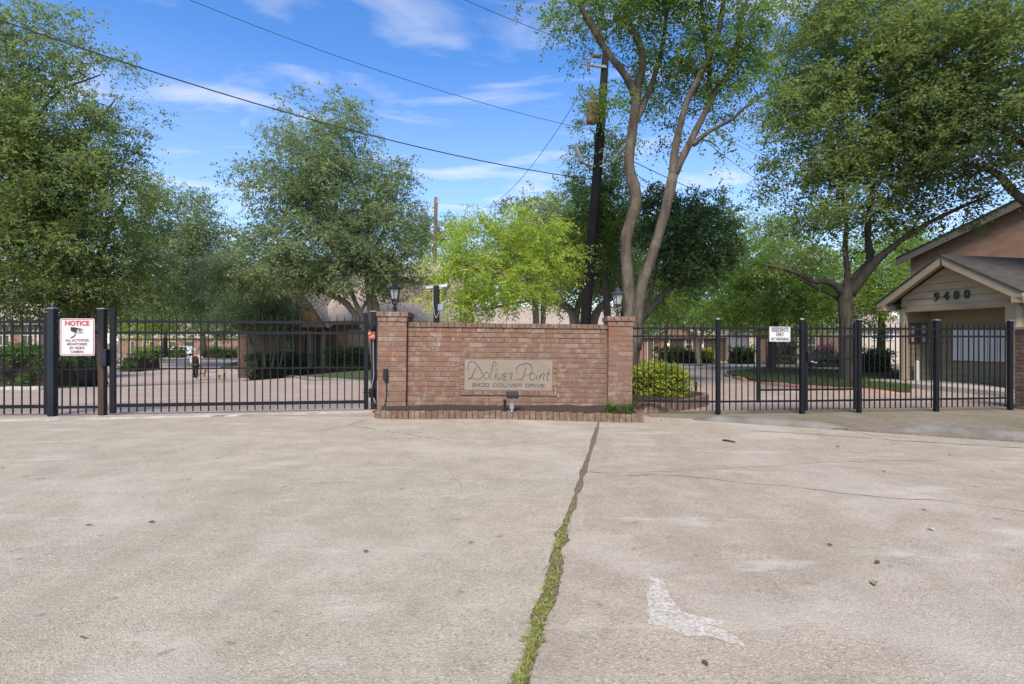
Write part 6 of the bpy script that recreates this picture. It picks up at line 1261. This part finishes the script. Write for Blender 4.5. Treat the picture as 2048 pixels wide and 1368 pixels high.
hedge('round dark shrub left of the gatehouse corner', 1726, 1796, 20.5, 1.3, .95, 'leaf_hedge', 'bush', 'bush', round_=.6, ll=.085)
patch('planting_bed', world_poly([(1716, 757), (1800, 765), (1804, 748), (1722, 744)]), 0.12, M['mulch'], .8, .1)

def blades(name, mat, pos, h0, h1, w, lean, parent=None, label=None, cat=None, kind=None, origin=(0, 0, 0), seg=3):
    n = len(pos); pos = np.asarray(pos, float) - np.array(origin, float); a = rng.random(n) * 2 * math.pi; h = rng.uniform(h0, h1, n); ln = lean * rng.uniform(.2, 1.2, n) * h
    dx, dy = np.cos(a), np.sin(a); V = np.empty((n, 2 * seg + 1, 3))
    for k in range(seg):
        t = k / seg; wk = w * (1 - t * .6); cx_, cy_ = pos[:, 0] + dx * ln * t * t, pos[:, 1] + dy * ln * t * t; z = pos[:, 2] + h * (t - .28 * lean * t * t)
        V[:, 2 * k] = np.stack([cx_ - dy * wk / 2, cy_ + dx * wk / 2, z], 1); V[:, 2 * k + 1] = np.stack([cx_ + dy * wk / 2, cy_ - dx * wk / 2, z], 1)
    V[:, -1] = np.stack([pos[:, 0] + dx * ln, pos[:, 1] + dy * ln, pos[:, 2] + h * (1 - .28 * lean)], 1)
    m = 2 * seg + 1; fs = []
    for i in range(n):
        b = i * m
        for k in range(seg - 1): fs.append((b + 2 * k, b + 2 * k + 1, b + 2 * k + 3, b + 2 * k + 2))
        fs.append((b + m - 3, b + m - 2, b + m - 1))
    me = bpy.data.meshes.new(name); me.from_pydata(V.reshape(-1, 3).tolist(), [], fs); me.update()
    at_ = me.attributes.new('rnd', 'FLOAT', 'FACE'); at_.data.foreach_set('value', np.repeat(rng.random(n), seg).astype(np.float32))
    o_ = link(name, me, mat, parent)
    if label: tag(o_, label, cat, kind=kind)
    return o_
# grass and grit in the open joint: clumps with bare stretches between
P, Q = [], []
dens = [0, 0, 0, 0, 0, 0, 1, 2, 6, 14, 55, 40, 190, 190, 40, 90, 60, 130, 60, 150, 60, 170, 150, 50, 45, 210, 260, 260, 200]
for i_ in range(len(crk) - 1):
    (x, y, w), (x2, y2, w2) = crk[i_], crk[i_ + 1]; Y, Y2 = CAM_Z * F / (y - CY), CAM_Z * F / (y2 - CY)
    cl_ = [(random.random(), random.gauss(0, .22), random.uniform(.3, 1.6)) for _ in range(5)]
    for k in range(int(dens[i_] * random.uniform(1.5, 4.5))):
        t0, o0, q = random.choice(cl_); t = min(1, max(0, t0 + random.gauss(0, .16))); yy = Y + (Y2 - Y) * t; wx = w + (w2 - w) * t
        P.append(((x + (x2 - x) * t + (o0 + random.gauss(0, .13)) * wx - CX) * yy / F, yy, -.008))
    for k in range(60 if i_ < 24 else 30):
        t = random.random(); yy = Y + (Y2 - Y) * t; wx = w + (w2 - w) * t; Q.append(((x + (x2 - x) * t + random.uniform(-.42, .42) * wx - CX) * yy / F, yy, random.uniform(.002, .0075)))
blades('grass', M['blade'], P, .008, .036, .0045, 1.2, None, 'grass and weeds growing in the long open joint of the concrete', 'grass', 'stuff')
mb = MB()
for x, y, r_ in Q: mb.lathe((x, y, -.009), [(r_ * .8, 0), (r_, r_ * .5), (r_ * .5, r_ * random.uniform(.8, 1.3))], 5, random.random() * 6)
tag(mb.build('gravel', simple('joint_grit', (0.22, 0.165, 0.12), (0.11, 0.075, 0.05), 120, .95)), 'grit and leaf crumbs lying in the open joint', 'gravel', kind='stuff')
# grass standing on the lawns
def lawn_blades(poly, n, h):
    xs_, ys_ = [p[0] for p in poly], [p[1] for p in poly]; out = []
    def inside(x, y):
        c = False; j = len(poly) - 1
        for i in range(len(poly)):
            if (poly[i][1] > y) != (poly[j][1] > y) and x < (poly[j][0] - poly[i][0]) * (y - poly[i][1]) / (poly[j][1] - poly[i][1]) + poly[i][0]: c = not c
            j = i
        return c
    while len(out) < n:
        x, y = random.uniform(min(xs_), max(xs_)), random.uniform(min(ys_), max(ys_))
        if inside(x, y): out.append((x, y, g(x, y) + h))
    return out
blades('grass', M['blade_green'], lawn_blades(isl, 16000, .085), .04, .11, .012, .5, None, 'mown lawn grass on the kerbed island behind the right fence', 'grass', 'stuff', seg=2)
# strap-leaved clump in the planter
for cx_, cy_, n_, lab in ((1.58, 8.62, 150, 'arching green strap-leaved plant in the planter before the right pillar'), (1.84, 8.60, 110, 'smaller strap-leaved plant at the planter corner')):
    P = [(cx_ + random.gauss(0, .05), cy_ + random.gauss(0, .04), .11) for _ in range(n_)]
    t = tag(empty('liriope', (cx_, cy_, .11)), lab, 'plant'); blades('leaves', M['blade_green'], P, .14, .33, .011, 1.0, t, origin=(cx_, cy_, .11), seg=5)
# leaf litter and a twig on the concrete
def dead(name, px, py, size, mat, label, group, rz=None):
    p = gp(px, py); a = rz if rz is not None else random.uniform(0, 6.28); vs = []
    n = 8
    for k in range(n):
        t = 2 * math.pi * k / n; vs.append((size * math.cos(t) * (.5 if k % 2 else .55), size * .25 * math.sin(t), .006 + .012 * abs(math.sin(t)) * random.random()))
    vs.append((0, 0, .004)); o_ = MB().add(vs, [(k, (k + 1) % n, n) for k in range(n)]).build(name, mat); o_.location = (p.x, p.y, .004); o_.rotation_euler = (0, 0, a)
    return tag(o_, label, 'leaf', group)
for px, py, s, lab in ((303, 1048, .04, 'right of a pair of dry leaves on the far left concrete'), (178, 1053, .035, 'left of a pair of dry leaves on the far left concrete'), (732, 1108, .03, 'lone dry leaf on the slab left of the grassy joint'), (1755, 1128, .045, 'dry leaf just beyond the pale green leaf'), (1660, 1095, .035, 'dry leaf up and left of the pale green leaf'),
                       (1410, 1335, .04, 'dry leaf at the bottom edge below the white paint mark'), (1675, 895, .045, 'dry leaf below the gutter line, first one right of the twig'), (1768, 944, .04, 'dry leaf between the two long cracks on the right slab'), (1900, 911, .04, 'dry leaf below the right kerb near the picture edge'), (1848, 1022, .035, 'dry leaf beside the long right crack above the whitish scrap'), (165, 1282, .025, 'tiny dry leaf in the bottom left corner'), (1322, 842, .04, 'dry leaf by the corner of the brick planter edging')):
    dead('fallen_leaf', px, py, s, M['deadleaf'], lab, 'fallen leaves on the concrete')
dead('fallen_leaf', 1748, 1172, .065, M['greenleaf'], 'pale green leaf on the concrete in the right foreground', None); dead('fallen_leaf', 1862, 1061, .05, M['white'], 'whitish leaf scrap on the concrete far right', None)
p0, p1 = gp(1445, 882) + Vector((0, 0, .012)), gp(1470, 886) + Vector((0, 0, .012))
tag(MB().tube([p0, (p0 + p1) / 2 + Vector((0, .01, .004)), p1], [.010, .012, .008], 6).build('twig', M['bark_oak']), 'dark broken twig on the concrete right of the joint', 'twig')
